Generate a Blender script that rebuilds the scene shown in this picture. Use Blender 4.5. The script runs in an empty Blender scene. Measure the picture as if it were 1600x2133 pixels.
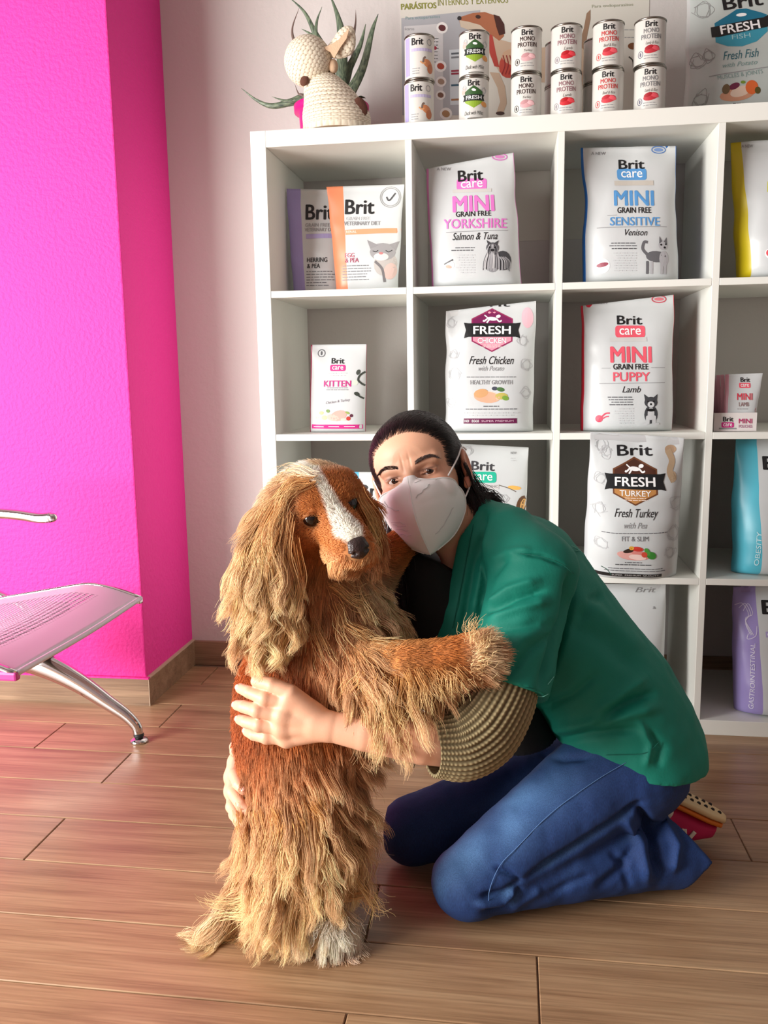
import bpy, bmesh, math, random
import numpy as np
from mathutils import Vector, Matrix, Euler

SC = bpy.context.scene
COL = SC.collection
rng = np.random.default_rng(7)
random.seed(7)

# ------------------------------------------------------------------ camera
CAM = np.array([0.62400, -2.11991, 0.89006]); YAW, PIT, ROL, FPX = -0.146844, -0.156903, -0.0150226, 1803.99
_cy, _sy, _cp, _sp = math.cos(YAW), math.sin(YAW), math.cos(PIT), math.sin(PIT)
FW = np.array([_sy*_cp, _cy*_cp, _sp]); _r = np.array([_cy, -_sy, 0.0]); _u = np.cross(_r, FW)
RT = _r*math.cos(ROL) + _u*math.sin(ROL); UP = -_r*math.sin(ROL) + _u*math.cos(ROL)
cd = bpy.data.cameras.new('camera'); cam = bpy.data.objects.new('camera', cd); COL.objects.link(cam)
cd.sensor_fit = 'HORIZONTAL'; cd.sensor_width = 36.0; cd.lens = FPX/1600*36.0; cd.clip_start = 0.02
cam.matrix_world = Matrix(((RT[0], UP[0], -FW[0], CAM[0]), (RT[1], UP[1], -FW[1], CAM[1]), (RT[2], UP[2], -FW[2], CAM[2]), (0, 0, 0, 1)))
SC.camera = cam

def ray(px, py):
    return FW + RT*(px-800)/FPX - UP*(py-1066.5)/FPX
def P(px, py, y):
    "photo pixel at the distance of the plane y"
    d = ray(px, py); return CAM + d*((y-CAM[1])/d[1])
def PZ(px, py, z):
    d = ray(px, py); return CAM + d*((z-CAM[2])/d[2])
def PX(px, py, x):
    d = ray(px, py); return CAM + d*((x-CAM[0])/d[0])
def mpp(y):
    return float((y-CAM[1])/FW[1]/FPX)          # metres per pixel near plane y

# ------------------------------------------------------------------ world and light
w = bpy.data.worlds.new('world'); SC.world = w; w.use_nodes = True
bg = w.node_tree.nodes['Background']; bg.inputs[0].default_value = (0.97, 0.99, 1.0, 1); bg.inputs[1].default_value = 0.30
def area(name, loc, target, sx, sy, power, color):
    l = bpy.data.lights.new(name, 'AREA'); l.shape = 'RECTANGLE'; l.size = sx; l.size_y = sy; l.energy = power; l.color = color; l.spread = math.radians(160)
    o = bpy.data.objects.new(name, l); COL.objects.link(o); o.location = loc
    o.rotation_euler = (Vector(target)-Vector(loc)).to_track_quat('-Z', 'Y').to_euler(); return o
area('window_daylight', (-1.9, -2.2, 0.95), (0.4, -0.45, 0.45), 1.7, 1.5, 98, (1.0, 0.985, 0.955))
SC.view_settings.view_transform = 'Standard'; SC.view_settings.look = 'None'
SC.view_settings.exposure = 0.62; SC.view_settings.gamma = 1.0; SC.view_settings.use_curve_mapping = False

# ------------------------------------------------------------------ helpers
def srgb(r, g, b):
    f = lambda c: (c/255/12.92) if c/255 <= 0.04045 else ((c/255+0.055)/1.055)**2.4
    return (f(r), f(g), f(b), 1.0)
MATS = {}
def mat(name, col, rough=0.6, metal=0.0, **kw):
    if name in MATS: return MATS[name]
    m = bpy.data.materials.new(name); m.use_nodes = True; b = m.node_tree.nodes['Principled BSDF']
    b.inputs['Base Color'].default_value = col; b.inputs['Roughness'].default_value = rough; b.inputs['Metallic'].default_value = metal
    for k, v in kw.items():
        k = {'spec': 'Specular IOR Level', 'coat': 'Coat Weight', 'sheen': 'Sheen Weight', 'sss': 'Subsurface Weight', 'trans': 'Transmission Weight'}.get(k, k)
        b.inputs[k].default_value = v
    MATS[name] = m; return m
def nodes(m):
    return m.node_tree.nodes, m.node_tree.links, m.node_tree.nodes['Principled BSDF']
def add_bump(m, scale, strength, dist=0.002, detail=4.0, kind='NOISE', coord='Object', stretch=None):
    n, l, b = nodes(m)
    tc = n.new('ShaderNodeTexCoord'); src = tc.outputs[coord]
    if stretch:
        mp = n.new('ShaderNodeMapping'); mp.inputs['Scale'].default_value = stretch; l.new(src, mp.inputs[0]); src = mp.outputs[0]
    if kind == 'NOISE':
        t = n.new('ShaderNodeTexNoise'); t.inputs['Scale'].default_value = scale; t.inputs['Detail'].default_value = detail; out = t.outputs[0]
    else:
        t = n.new('ShaderNodeTexVoronoi'); t.inputs['Scale'].default_value = scale; out = t.outputs[0]
    l.new(src, t.inputs['Vector'])
    bp = n.new('ShaderNodeBump'); bp.inputs['Strength'].default_value = strength; bp.inputs['Distance'].default_value = dist
    l.new(out, bp.inputs['Height']); l.new(bp.outputs[0], b.inputs['Normal']); return m
def attr_color(m, name='Col'):
    n, l, b = nodes(m); a = n.new('ShaderNodeAttribute'); a.attribute_name = name; l.new(a.outputs['Color'], b.inputs['Base Color']); return m

def obj(name, me, parent=None, mats=None, smooth=False):
    o = bpy.data.objects.new(name, me); COL.objects.link(o)
    if mats is not None:
        if not isinstance(mats, (list, tuple)): mats = [mats]
        for m in mats: me.materials.append(m)
    if parent is not None:
        o.parent = parent
    if smooth: me.shade_smooth()
    return o
def mesh_from(name, v, f, mats=None, parent=None, smooth=True, midx=None, cols=None):
    me = bpy.data.meshes.new(name)
    v = np.asarray(v, dtype=np.float64)
    if isinstance(f, np.ndarray): f = f.tolist()
    me.from_pydata(v.tolist(), [], f); me.update()
    if cols is not None:
        a = me.color_attributes.new('Col', 'FLOAT_COLOR', 'POINT'); c = np.ones((len(v), 4)); c[:, :3] = np.asarray(cols)[:, :3]
        a.data.foreach_set('color', c.ravel())
    if midx is not None: me.polygons.foreach_set('material_index', np.asarray(midx, dtype=np.int32))
    return obj(name, me, parent, mats, smooth)
def empty(name, loc=(0, 0, 0), label=None, cat=None, group=None):
    o = bpy.data.objects.new(name, None); COL.objects.link(o); o.location = loc; o.empty_display_size = 0.05
    if label: tag(o, label, cat, group)
    return o
def tag(o, label=None, cat=None, group=None, kind=None):
    if label: o['label'] = label
    if cat: o['category'] = cat
    if group: o['group'] = group
    if kind: o['kind'] = kind
    return o
def keep(child, parent):
    "parent a mesh built in world coordinates under an empty that is not at the origin"
    child.parent = parent; child.matrix_parent_inverse = Matrix.Translation(-Vector(parent.location)) if parent.rotation_euler == Euler((0, 0, 0)) else parent.matrix_basis.inverted()
    return child
def sub(child, part):
    "a piece of a part: both are built in world coordinates"
    child.parent = part; child.matrix_parent_inverse = Matrix.Identity(4); return child
def box_vf(lo, hi):
    x0, y0, z0 = lo; x1, y1, z1 = hi
    v = [(x0, y0, z0), (x1, y0, z0), (x1, y1, z0), (x0, y1, z0), (x0, y0, z1), (x1, y0, z1), (x1, y1, z1), (x0, y1, z1)]
    f = [(0, 3, 2, 1), (4, 5, 6, 7), (0, 1, 5, 4), (1, 2, 6, 5), (2, 3, 7, 6), (3, 0, 4, 7)]
    return v, f
def box(name, lo, hi, m, parent=None, bevel=0.0, seg=1):
    bm = bmesh.new(); v, f = box_vf(lo, hi); bv = [bm.verts.new(c) for c in v]
    for q in f: bm.faces.new([bv[i] for i in q])
    if bevel: bmesh.ops.bevel(bm, geom=bm.edges[:], offset=bevel, segments=seg, affect='EDGES', profile=0.5)
    me = bpy.data.meshes.new(name); bm.to_mesh(me); bm.free()
    return obj(name, me, parent, m)
def catmull(pts, n):
    pts = np.asarray(pts, float); k = len(pts)
    if k == 2: return pts[0] + (pts[1]-pts[0])*np.linspace(0, 1, n)[:, None]
    ext = np.vstack([2*pts[0]-pts[1], pts, 2*pts[-1]-pts[-2]]); t = np.linspace(0, k-1-1e-9, n); i = t.astype(int); f = (t-i)[:, None]
    a, b, c, d = ext[i], ext[i+1], ext[i+2], ext[i+3]
    return 0.5*((2*b)+(-a+c)*f+(2*a-5*b+4*c-d)*f**2+(-a+3*b-3*c+d)*f**3)
def frames(path):
    t = np.gradient(path, axis=0); t /= np.linalg.norm(t, axis=1)[:, None]+1e-12
    ref = np.array([0, 0, 1.0]) if abs(t[0][2]) < 0.9 else np.array([1.0, 0, 0])
    n = np.zeros_like(t); n[0] = ref-t[0]*ref.dot(t[0]); n[0] /= np.linalg.norm(n[0])
    for i in range(1, len(t)):
        a = n[i-1]-t[i]*n[i-1].dot(t[i]); n[i] = a/(np.linalg.norm(a)+1e-12)
    return t, n, np.cross(t, n)
def tube_vf(path, rad, seg=12, flat=1.0, cap=True):
    path = np.asarray(path, float); rad = np.broadcast_to(np.asarray(rad, float), (len(path),)); t, n, b = frames(path)
    th = np.linspace(0, 2*math.pi, seg, endpoint=False); v = []
    for i in range(len(path)):
        v.append(path[i]+rad[i]*(np.cos(th)[:, None]*n[i]+flat*np.sin(th)[:, None]*b[i]))
    v = np.vstack(v); f = []
    for i in range(len(path)-1):
        for j in range(seg):
            a = i*seg+j; c = i*seg+(j+1) % seg; f.append((a, c, c+seg, a+seg))
    if cap:
        f.append(tuple(range(seg))[::-1]); f.append(tuple(range((len(path)-1)*seg, len(path)*seg)))
    return v, f
def tube(name, pts, rad, m, parent=None, n=24, seg=12, flat=1.0, spline=True):
    path = catmull(pts, n) if spline else np.asarray(pts, float)
    if np.ndim(rad) > 0: rad = np.interp(np.linspace(0, 1, len(path)), np.linspace(0, 1, len(rad)), rad)
    v, f = tube_vf(path, rad, seg, flat); return mesh_from(name, v, f, m, parent)
def lathe_vf(prof, seg=40, center=(0, 0, 0)):
    v = []; f = []; th = np.linspace(0, 2*math.pi, seg, endpoint=False)
    for r, z in prof:
        for a in th: v.append((center[0]+r*math.cos(a), center[1]+r*math.sin(a), center[2]+z))
    for i in range(len(prof)-1):
        for j in range(seg):
            a = i*seg+j; c = i*seg+(j+1) % seg; f.append((a, c, c+seg, a+seg))
    f.append(tuple(range(seg))[::-1]); f.append(tuple(range((len(prof)-1)*seg, len(prof)*seg)))
    return v, f
def join_vf(parts):
    V = []; F = []; M = []; k = 0
    for p in parts:
        v, f = p[0], p[1]; mi = p[2] if len(p) > 2 else 0
        V.append(np.asarray(v, float)); F += [tuple(int(i)+k for i in q) for q in f]; M += [mi]*len(f); k += len(v)
    return np.vstack(V), F, M

# value noise (vectorised, smooth) used for folds and wrinkles
_tab = np.random.default_rng(3).random(4096)
def vnoise(p, seed=0):
    p = np.asarray(p, float); i = np.floor(p).astype(np.int64); f = p-i; f = f*f*(3-2*f); r = 0
    for dx in (0, 1):
        for dy in (0, 1):
            for dz in (0, 1):
                h = ((i[..., 0]+dx)*73856093 ^ (i[..., 1]+dy)*19349663 ^ (i[..., 2]+dz)*83492791 ^ (seed*2654435)) & 4095
                r = r+_tab[h]*np.where(dx, f[..., 0], 1-f[..., 0])*np.where(dy, f[..., 1], 1-f[..., 1])*np.where(dz, f[..., 2], 1-f[..., 2])
    return r*2-1

# ------------------------------------------------------------------ materials of the setting
M_white_wall = add_bump(mat('white_plaster', srgb(206, 201, 197), 0.8), 60, 0.25, 0.004)
M_pink = mat('pink_paint', srgb(238, 50, 156), 0.72)
add_bump(M_pink, 95, 0.55, 0.006, 3.0)
M_lam = mat('white_laminate', srgb(238, 239, 232), 0.45)
M_grout = mat('grout', srgb(128, 104, 84), 0.9)
M_groutw = mat('pale_grout', srgb(196, 176, 152), 0.9)
def wood(name, c1, c2, c3, rough=0.38):
    m = bpy.data.materials.new(name); m.use_nodes = True; n, l, b = nodes(m)
    tc = n.new('ShaderNodeTexCoord'); oi = n.new('ShaderNodeObjectInfo')
    mp = n.new('ShaderNodeMapping'); mp.inputs['Scale'].default_value = (1.3, 17, 17); l.new(tc.outputs['Object'], mp.inputs[0])
    mul = n.new('ShaderNodeMath'); mul.operation = 'MULTIPLY'; mul.inputs[1].default_value = 37.0; l.new(oi.outputs['Random'], mul.inputs[0])
    cx = n.new('ShaderNodeCombineXYZ'); l.new(mul.outputs[0], cx.inputs[0]); l.new(mul.outputs[0], cx.inputs[1])
    ad = n.new('ShaderNodeVectorMath'); ad.operation = 'ADD'; l.new(mp.outputs[0], ad.inputs[0]); l.new(cx.outputs[0], ad.inputs[1])
    t1 = n.new('ShaderNodeTexNoise'); t1.inputs['Scale'].default_value = 1.6; t1.inputs['Detail'].default_value = 6; t1.inputs['Distortion'].default_value = 0.8; l.new(ad.outputs[0], t1.inputs['Vector'])
    mp2 = n.new('ShaderNodeMapping'); mp2.inputs['Scale'].default_value = (6, 230, 230); l.new(tc.outputs['Object'], mp2.inputs[0])
    t2 = n.new('ShaderNodeTexNoise'); t2.inputs['Scale'].default_value = 1.0; t2.inputs['Detail'].default_value = 3; l.new(mp2.outputs[0], t2.inputs['Vector'])
    r = n.new('ShaderNodeValToRGB'); e = r.color_ramp.elements; e[0].position = 0.28; e[0].color = c1; e[1].position = 0.75; e[1].color = c3
    x = r.color_ramp.elements.new(0.5); x.color = c2; l.new(t1.outputs[0], r.inputs[0])
    mx = n.new('ShaderNodeMix'); mx.data_type = 'RGBA'; mx.blend_type = 'MULTIPLY'; mx.inputs[0].default_value = 0.5
    r2 = n.new('ShaderNodeValToRGB'); r2.color_ramp.elements[0].position = 0.3; r2.color_ramp.elements[0].color = (0.45, 0.4, 0.36, 1); r2.color_ramp.elements[1].position = 0.6; r2.color_ramp.elements[1].color = (1, 1, 1, 1)
    l.new(t2.outputs[0], r2.inputs[0]); l.new(r.outputs[0], mx.inputs[6]); l.new(r2.outputs[0], mx.inputs[7]); l.new(mx.outputs[2], b.inputs['Base Color'])
    b.inputs['Roughness'].default_value = rough
    bp = n.new('ShaderNodeBump'); bp.inputs['Strength'].default_value = 0.12; bp.inputs['Distance'].default_value = 0.002; l.new(t2.outputs[0], bp.inputs['Height']); l.new(bp.outputs[0], b.inputs['Normal'])
    MATS[name] = m; return m
M_floor = wood('plank_tile', srgb(146, 112, 82), srgb(170, 134, 100), srgb(190, 156, 120), 0.34)
M_skirt = wood('skirting_tile', srgb(126, 98, 76), srgb(150, 122, 96), srgb(170, 140, 112), 0.4)

# ------------------------------------------------------------------ floor, walls, pillar, ceiling
WY = 0.392                                   # back wall
PXR, PYF = -0.363, 0.042                     # pillar: right face x, front face y
floor = box('floor', (-2.6, -2.9, -0.05), (2.6, WY+0.1, -0.0035), M_grout); tag(floor, kind='structure')
PITCH = 0.1563; LEN = 0.937; k = 0
for r in range(-18, 3):
    y0 = 0.053+PITCH*(r-1)+0.0012; y1 = y0+PITCH-0.0024
    y1 = min(y1, WY)
    off = {0: -0.27, 1: -0.0, 2: -0.273, -1: -0.527, -2: -0.275, -3: 0.13, -4: -0.277, -5: 0.40, -6: 0.67, -7: 0.401, -8: 0.1}.get(r-0, random.random()*LEN)
    # row r spans y0..y1; joints measured in the photograph
    x = off-3*LEN
    while x < 2.6:
        a, b = max(x+0.0012, -2.6), min(x+LEN-0.0012, 2.6)
        if b-a > 0.03 and y1-y0 > 0.01:
            cx, cyy = (a+b)/2, (y0+y1)/2
            o = box('plank', (a-cx, y0-cyy, -0.02), (b-cx, y1-cyy, 0.0), M_floor, floor, 0.0012); o.location = (cx, cyy, 0)
        x += LEN
wall_back = box('wall_back', (-2.6, WY, -0.05), (2.6, WY+0.12, 2.6), M_white_wall); tag(wall_back, kind='structure')
wall_pillar = box('wall_pillar', (-2.6, PYF, -0.03), (PXR, WY+0.01, 2.6), M_pink, None, 0.004, 2); tag(wall_pillar, 'bright magenta textured plaster pillar wall beside the white wall', kind='structure')
SKH = 0.076
sk = box('baseboard_pillar', (-2.6, PYF-0.010, -0.002), (PXR+0.0095, PYF+0.004, SKH), M_skirt, None, 0.0012); tag(sk, kind='structure')
sk = box('baseboard_side', (PXR-0.004, PYF-0.0096, -0.002), (PXR+0.010, WY, SKH), M_skirt, None, 0.0012); tag(sk, kind='structure')
sk = box('baseboard_back', (PXR, WY-0.010, -0.002), (2.6, WY+0.004, SKH), M_skirt, None, 0.0012); tag(sk, kind='structure')
for nm, lo, hi in (('trim_1', (-2.6, PYF-0.0095, SKH-0.001), (PXR+0.0092, PYF+0.003, SKH+0.004)), ('trim_2', (PXR-0.003, PYF+0.0035, SKH-0.001), (PXR+0.0092, WY, SKH+0.0035))):
    t = box(nm, lo, hi, M_groutw if nm == 'trim_2' else M_pink); tag(t, kind='structure')
t = box('trim_3', (PXR+0.0095, PYF-0.0115, 0.0), (PXR+0.0112, PYF-0.0098, SKH-0.0005), M_groutw); tag(t, kind='structure')
ceiling = box('ceiling', (-2.6, -2.9, 2.6), (2.6, WY+0.12, 2.7), mat('ceiling_paint', srgb(176, 174, 172), 0.9)); tag(ceiling, kind='structure')
light_block_wall = box('light_block_wall', (-2.6, -3.0, -0.05), (2.6, -2.9, 2.7), mat('grey_paint', srgb(150, 148, 146), 0.9)); tag(light_block_wall, kind='structure')  # unseen wall behind the camera, added to block ambient light from the front
wall_right = box('wall_right', (2.6, -2.9, -0.05), (2.7, WY+0.12, 2.7), MATS['grey_paint']); tag(wall_right, kind='structure')

# ------------------------------------------------------------------ cube shelf unit
T, O_, C_, H = 0.016, 0.038, 0.335, 1.47
def cx(i): return O_+i*(C_+T)
def zt(k): return H-O_-k*C_-(k-1)*T
DEP = 0.385
shelf = empty('shelf_unit', (0.735, 0.19, 0), 'white laminate cube shelving unit with sixteen open compartments against the wall', 'shelf')
WID = 2*O_+4*C_+3*T
def sbox(nm, lo, hi): keep(box(nm, lo, hi, M_lam, None, 0.0008), shelf)
sbox('side_panel', (0, 0, 0), (O_, DEP, H)); sbox('side_panel', (WID-O_, 0, 0), (WID, DEP, H))
sbox('top_panel', (O_+0.0003, 0, H-O_), (WID-O_-0.0003, DEP, H)); sbox('bottom_panel', (O_+0.0003, 0, 0), (WID-O_-0.0003, DEP, O_))
for i in range(1, 4): sbox('divider', (cx(i)-T, 0.001, O_), (cx(i), DEP-0.002, H-O_))
for i in range(4):
    for k in range(1, 4): sbox('shelf_board', (cx(i)+0.0003, 0.001, zt(k)-T), (cx(i)+C_-0.0003, DEP-0.002, zt(k)))
# small dowel holes under the top panel

# ------------------------------------------------------------------ printing on packages
M_film = add_bump(mat('white_film', srgb(206, 210, 211), 0.32, spec=0.4), 14, 0.25, 0.006, 3.0)
def ink(c, rough=0.45):
    return mat('ink_%d_%d_%d' % c, srgb(*c), rough)
_fc = {}
def text_vf(s, bold=0.0, shear=0.0):
    key = (s, bold, shear)
    if key in _fc: return _fc[key]
    cu = bpy.data.curves.new('lettering_curve', 'FONT'); cu.body = s; cu.offset = bold; cu.shear = shear; cu.resolution_u = 3
    o = bpy.data.objects.new('lettering_curve', cu); me = o.to_mesh()
    v = np.zeros(len(me.vertices)*3); me.vertices.foreach_get('co', v); v = v.reshape(-1, 3)[:, :2].copy()
    f = [tuple(p.vertices) for p in me.polygons]
    o.to_mesh_clear(); bpy.data.objects.remove(o); bpy.data.curves.remove(cu)
    if len(v):
        lo, hi = v.min(0), v.max(0); v = (v-(lo+hi)/2)/np.maximum(hi-lo, 1e-6)
    _fc[key] = (v, f); return _fc[key]
def poly_vf(pts, cell):
    "filled polygon cut into small faces so it follows a curved surface"
    bm = bmesh.new(); vs = [bm.verts.new((p[0], p[1], 0)) for p in pts]; bm.faces.new(vs)
    bmesh.ops.triangulate(bm, faces=bm.faces[:])
    for _ in range(4):
        lg = [e for e in bm.edges if e.calc_length() > cell]
        if not lg: break
        bmesh.ops.subdivide_edges(bm, edges=lg, cuts=1, use_grid_fill=False); bmesh.ops.triangulate(bm, faces=[f for f in bm.faces if len(f.verts) > 3])
    bm.verts.index_update(); v = np.array([x.co[:2] for x in bm.verts]); f = [tuple(x.index for x in q.verts) for q in bm.faces]; bm.free(); return v, f
def ell_pts(x, y, w, h, n=20, rot=0.0):
    a = np.linspace(0, 2*math.pi, n, endpoint=False); c, s = math.cos(rot), math.sin(rot); X, Y = w/2*np.cos(a), h/2*np.sin(a)
    return np.stack([x+X*c-Y*s, y+X*s+Y*c], 1)
def rrect_pts(x, y, w, h, r=0.3):
    r = r*min(w, h); pts = []
    for cx_, cy_, a0 in ((x+w/2-r, y+h/2-r, 0), (x-w/2+r, y+h/2-r, 90), (x-w/2+r, y-h/2+r, 180), (x+w/2-r, y-h/2+r, 270)):
        for k in range(5): a = math.radians(a0+k*22.5); pts.append((cx_+r*math.cos(a), cy_+r*math.sin(a)))
    return np.array(pts)
class Printer:
    "collects flat print; fmap(px array, offset) lays it on the package's surface; every word, shape and picture is a part of its own"
    def __init__(s, fmap, cell=9.0): s.fmap = fmap; s.cell = cell; s.parts = {}; s.n = 0; s.cur = None
    def begin(s, name):
        s.n += 1; s.cur = (name, s.n)
    def end(s): s.cur = None
    def _add(s, part, px, f, c, off):
        if part == 'fine_print': key = (part, 0)
        elif s.cur: key = s.cur
        else: s.n += 1; key = (part, s.n)
        s.parts.setdefault(key, []).append((s.fmap(np.asarray(px, float), off), f, c))
    def text(s, t, x, y, w, h, c=(20, 20, 22), bold=0.012, shear=0.0, rot=0.0, off=0.0011, part='lettering'):
        v, f = text_vf(t, 0.0, shear)
        if not len(v): return
        a = math.radians(rot); own = s.cur is None
        if own: s.begin(part)
        e = min(bold*1.7, 0.045)*h
        for k, (ox, oy) in enumerate(((0, 0),) if bold <= 0 else ((-e, 0), (e, 0), (0, -e*0.5), (0, e*0.5))):
            q = v*np.array([w-2*e, -(h-e)])+np.array([ox, oy]); q = np.stack([q[:, 0]*math.cos(a)-q[:, 1]*math.sin(a), q[:, 0]*math.sin(a)+q[:, 1]*math.cos(a)], 1)
            s._add(part, q+np.array([x, y]), [j[::-1] for j in f], c, off+k*0.00002)
        if own: s.end()
    def poly(s, pts, c, off=0.0006, part='printed_shape'):
        v, f = poly_vf(pts, s.cell); s._add(part, v, f, c, off)
    def ell(s, x, y, w, h, c, rot=0.0, off=0.0006, part='picture'): s.poly(ell_pts(x, y, w, h, 16, rot), c, off, part)
    def pill(s, x, y, w, h, c, r=0.3, off=0.0006, part='printed_shape'): s.poly(rrect_pts(x, y, w, h, r), c, off, part)
    def line(s, x0, y0, x1, y1, wd, c, off=0.0008, part='printed_shape'):
        d = np.array([x1-x0, y1-y0], float); L = np.linalg.norm(d); n = np.array([-d[1], d[0]])/L*wd/2; k = max(2, int(L/s.cell)+1); t = np.linspace(0, 1, k)[:, None]
        a = np.array([x0, y0])+d*t; v = np.vstack([a+n, a-n]); s._add(part, v, [(i, i+1, k+i+1, k+i) for i in range(k-1)], c, off)
    def curve(s, pts, wd, c, off=0.0008, part='picture', n=14):
        p = catmull(np.asarray(pts, float), n); t = np.gradient(p, axis=0); t /= np.linalg.norm(t, axis=1)[:, None]+1e-9; nn = np.stack([-t[:, 1], t[:, 0]], 1)*wd/2
        v = np.vstack([p+nn, p-nn]); s._add(part, v, [(i, i+1, n+i+1, n+i) for i in range(n-1)], c, off)
    def fine(s, x, y, w, n, step, c=(90, 90, 95), h=2.2, seed=0, align='c'):
        "lines of print too small to read"
        r = random.Random(seed+int(x*7+y))
        for i in range(n):
            ww = w*(0.72+0.28*r.random()); x0 = x-ww/2 if align == 'c' else (x-w/2 if align == 'l' else x+w/2-ww); e = x0+ww; p = x0
            while p < e-2:
                q = min(e, p+3+9*r.random()); s.line(p, y+i*step, q, y+i*step, h*0.8, c, 0.0009, 'fine_print'); p = q+1.6
    def build(s, parent, world=True):
        for (part, _), els in s.parts.items():
            cs = []; parts = []
            for v, f, c in els:
                if c not in cs: cs.append(c)
                parts.append((v, f, cs.index(c)))
            V, F, Mi = join_vf(parts); o = mesh_from(part, V, F, [ink(c) for c in cs], None, False, Mi); keep(o, parent)
            if part in ('fine_print', 'sketch_print'): o['kind'] = 'stuff'

# ------------------------------------------------------------------ pillow bags
def make_bag(name, label, corners, y, thick, side=None, stripe=None, stripe_w=0.0, seed=0, cat='bag', group=None, wob=0.02, ytop=None, film=None, back=None, wr=0.0028, waist=0.0, zb=None):
    """corners: BL BR TR TL in photo pixels of the package's outline, standing at depth y (ytop at the top)"""
    BL, BR, TR, TL = [np.array(c, float) for c in corners]; yt = y if ytop is None else ytop
    W = [P(*BL, y), P(*BR, y), P(*TR, yt), P(*TL, yt)]
    zz = zb if zb is not None else [q for q in (H, zt(1), zt(2), zt(3), O_) if q < (W[0][2]+W[1][2])/2+0.06][0]+0.0012
    W[0][2] = zz; W[1][2] = zz
    if yt > 0 and zz < H:
        top = [q for q in (H-O_, zt(1)-T, zt(2)-T, zt(3)-T) if q > zz][-1]-0.004
        for q in (2, 3): W[q][2] = min(W[q][2], top)
    def base(s_, v):
        a = (s_+1)/2; a = a[..., None]; v = v[..., None]
        return (W[0]*(1-a)+W[1]*a)*(1-v)+(W[3]*(1-a)+W[2]*a)*v
    nrm = np.cross(W[1]-W[0], W[3]-W[0]); nrm /= np.linalg.norm(nrm)
    if nrm[1] > 0: nrm = -nrm
    half = np.linalg.norm(W[1]-W[0])/2; hgt = np.linalg.norm(W[3]-W[0])
    def depth(v):
        lo = np.clip(v/0.10, 0, 1); hi = np.clip((0.95-v)/0.80, 0, 1)
        return thick/2*(0.55+0.45*np.sqrt(lo*(2-lo)))*np.minimum(1, hi*1.15)**0.75+0.0015
    def prof(s_):
        return np.clip(1-np.abs(s_)**3.2, 0, 1)**0.55
    def wrinkle(s_, v):
        p = np.stack([s_*half*22+seed*3.1, v*hgt*9, np.full_like(s_, seed*1.7)], -1); q = np.stack([s_*half*9+v*5+seed, v*hgt*26, np.full_like(s_, seed*2.3)], -1)
        return wr*(vnoise(p)+0.7*vnoise(q))*np.clip((1-np.abs(s_))*5, 0, 1)*(0.35+0.65*np.clip(v*4, 0, 1))
    def widen(s_, v):
        return s_*(1+wob*vnoise(np.stack([np.sign(s_)*3+seed, v*6+seed, v*0+seed], -1))-waist*np.exp(-((v-0.6)/0.16)**2))
    def front(s_, v, off=0.0):
        return base(widen(s_, v), v)+nrm*(depth(v)*prof(s_)+wrinkle(s_, v)+off)[..., None]
    def backp(s_, v): return base(widen(s_, v), v)-nrm*(depth(v)*prof(s_))[..., None]
    ns, nv = 40, 44
    sf = np.sin(np.linspace(-math.pi/2, math.pi/2, ns)); vv = np.linspace(0, 1, nv); S, V = np.meshgrid(sf, vv)
    vf = front(S, V).reshape(-1, 3); vb = backp(S[:, 1:-1], V[:, 1:-1]).reshape(-1, 3); nb = ns-2
    verts = np.vstack([vf, vb]); F = []; Mi = []
    FI = lambda i, j: i*ns+j
    BI = lambda i, j: FI(i, 0) if j == 0 else FI(i, ns-1) if j == ns-1 else ns*nv+i*nb+j-1
    for i in range(nv-1):
        for j in range(ns-1):
            sm = (sf[j]+sf[j+1])/2
            F.append((FI(i, j), FI(i, j+1), FI(i+1, j+1), FI(i+1, j)))
            Mi.append(1 if (side and (sm < -0.955 or sm > 0.99)) else (2 if (stripe and sm < stripe_w) else 0))
            F.append((BI(i, j+1), BI(i, j), BI(i+1, j), BI(i+1, j+1))); Mi.append(1 if side else (2 if (stripe and sm < stripe_w) else 0))
    for j in range(ns-1):
        F.append((FI(0, j+1), FI(0, j), BI(0, j), BI(0, j+1))); Mi.append(0)
        F.append((FI(nv-1, j), FI(nv-1, j+1), BI(nv-1, j+1), BI(nv-1, j))); Mi.append(0)
    F = [tuple(dict.fromkeys(q)) for q in F]; keepi = [k for k, q in enumerate(F) if len(q) > 2]; F = [F[k] for k in keepi]; Mi = [Mi[k] for k in keepi]
    bl = (W[0]+W[1])/2
    root = empty(name, tuple(bl), label, cat, group)
    fm = film or M_film
    ms = [fm, mat('film_%d_%d_%d' % side, srgb(*side), 0.35) if side else fm, mat('film_%d_%d_%d' % stripe, srgb(*stripe), 0.35) if stripe else fm]
    keep(mesh_from('film', verts, F, ms, None, True, Mi), root)
    A = BL; ex = BR-BL; ey = TL-BL; exy = BL-BR+TR-TL
    def fmap(px, off):
        d = px-A; a = np.full(len(px), 0.5); b = np.full(len(px), 0.5)
        for _ in range(6):
            den = ex[None]+b[:, None]*exy; a = ((d-b[:, None]*ey)*den).sum(1)/(den*den).sum(1)
            den = ey[None]+a[:, None]*exy; b = ((d-a[:, None]*ex)*den).sum(1)/(den*den).sum(1)
        return front(np.clip(a*2-1, -1, 1), np.clip(b, 0, 1), off)
    return root, Printer(fmap)
K = (22, 22, 24); G = (150, 150, 152); LG = (196, 198, 200); WHT = (248, 248, 248)
def brit(p, x, y, w, h, rot=0, c=K): p.text('Brit', x, y, w, h, c, 0.02, rot=rot)
def care(p, x, y, w, h, c, rot=0):
    p.begin('care_badge'); p.pill(x, y, w, h, c, 0.25); p.text('care', x, y, w*0.72, h*0.55, WHT, 0.012, rot=rot); p.end()
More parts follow.
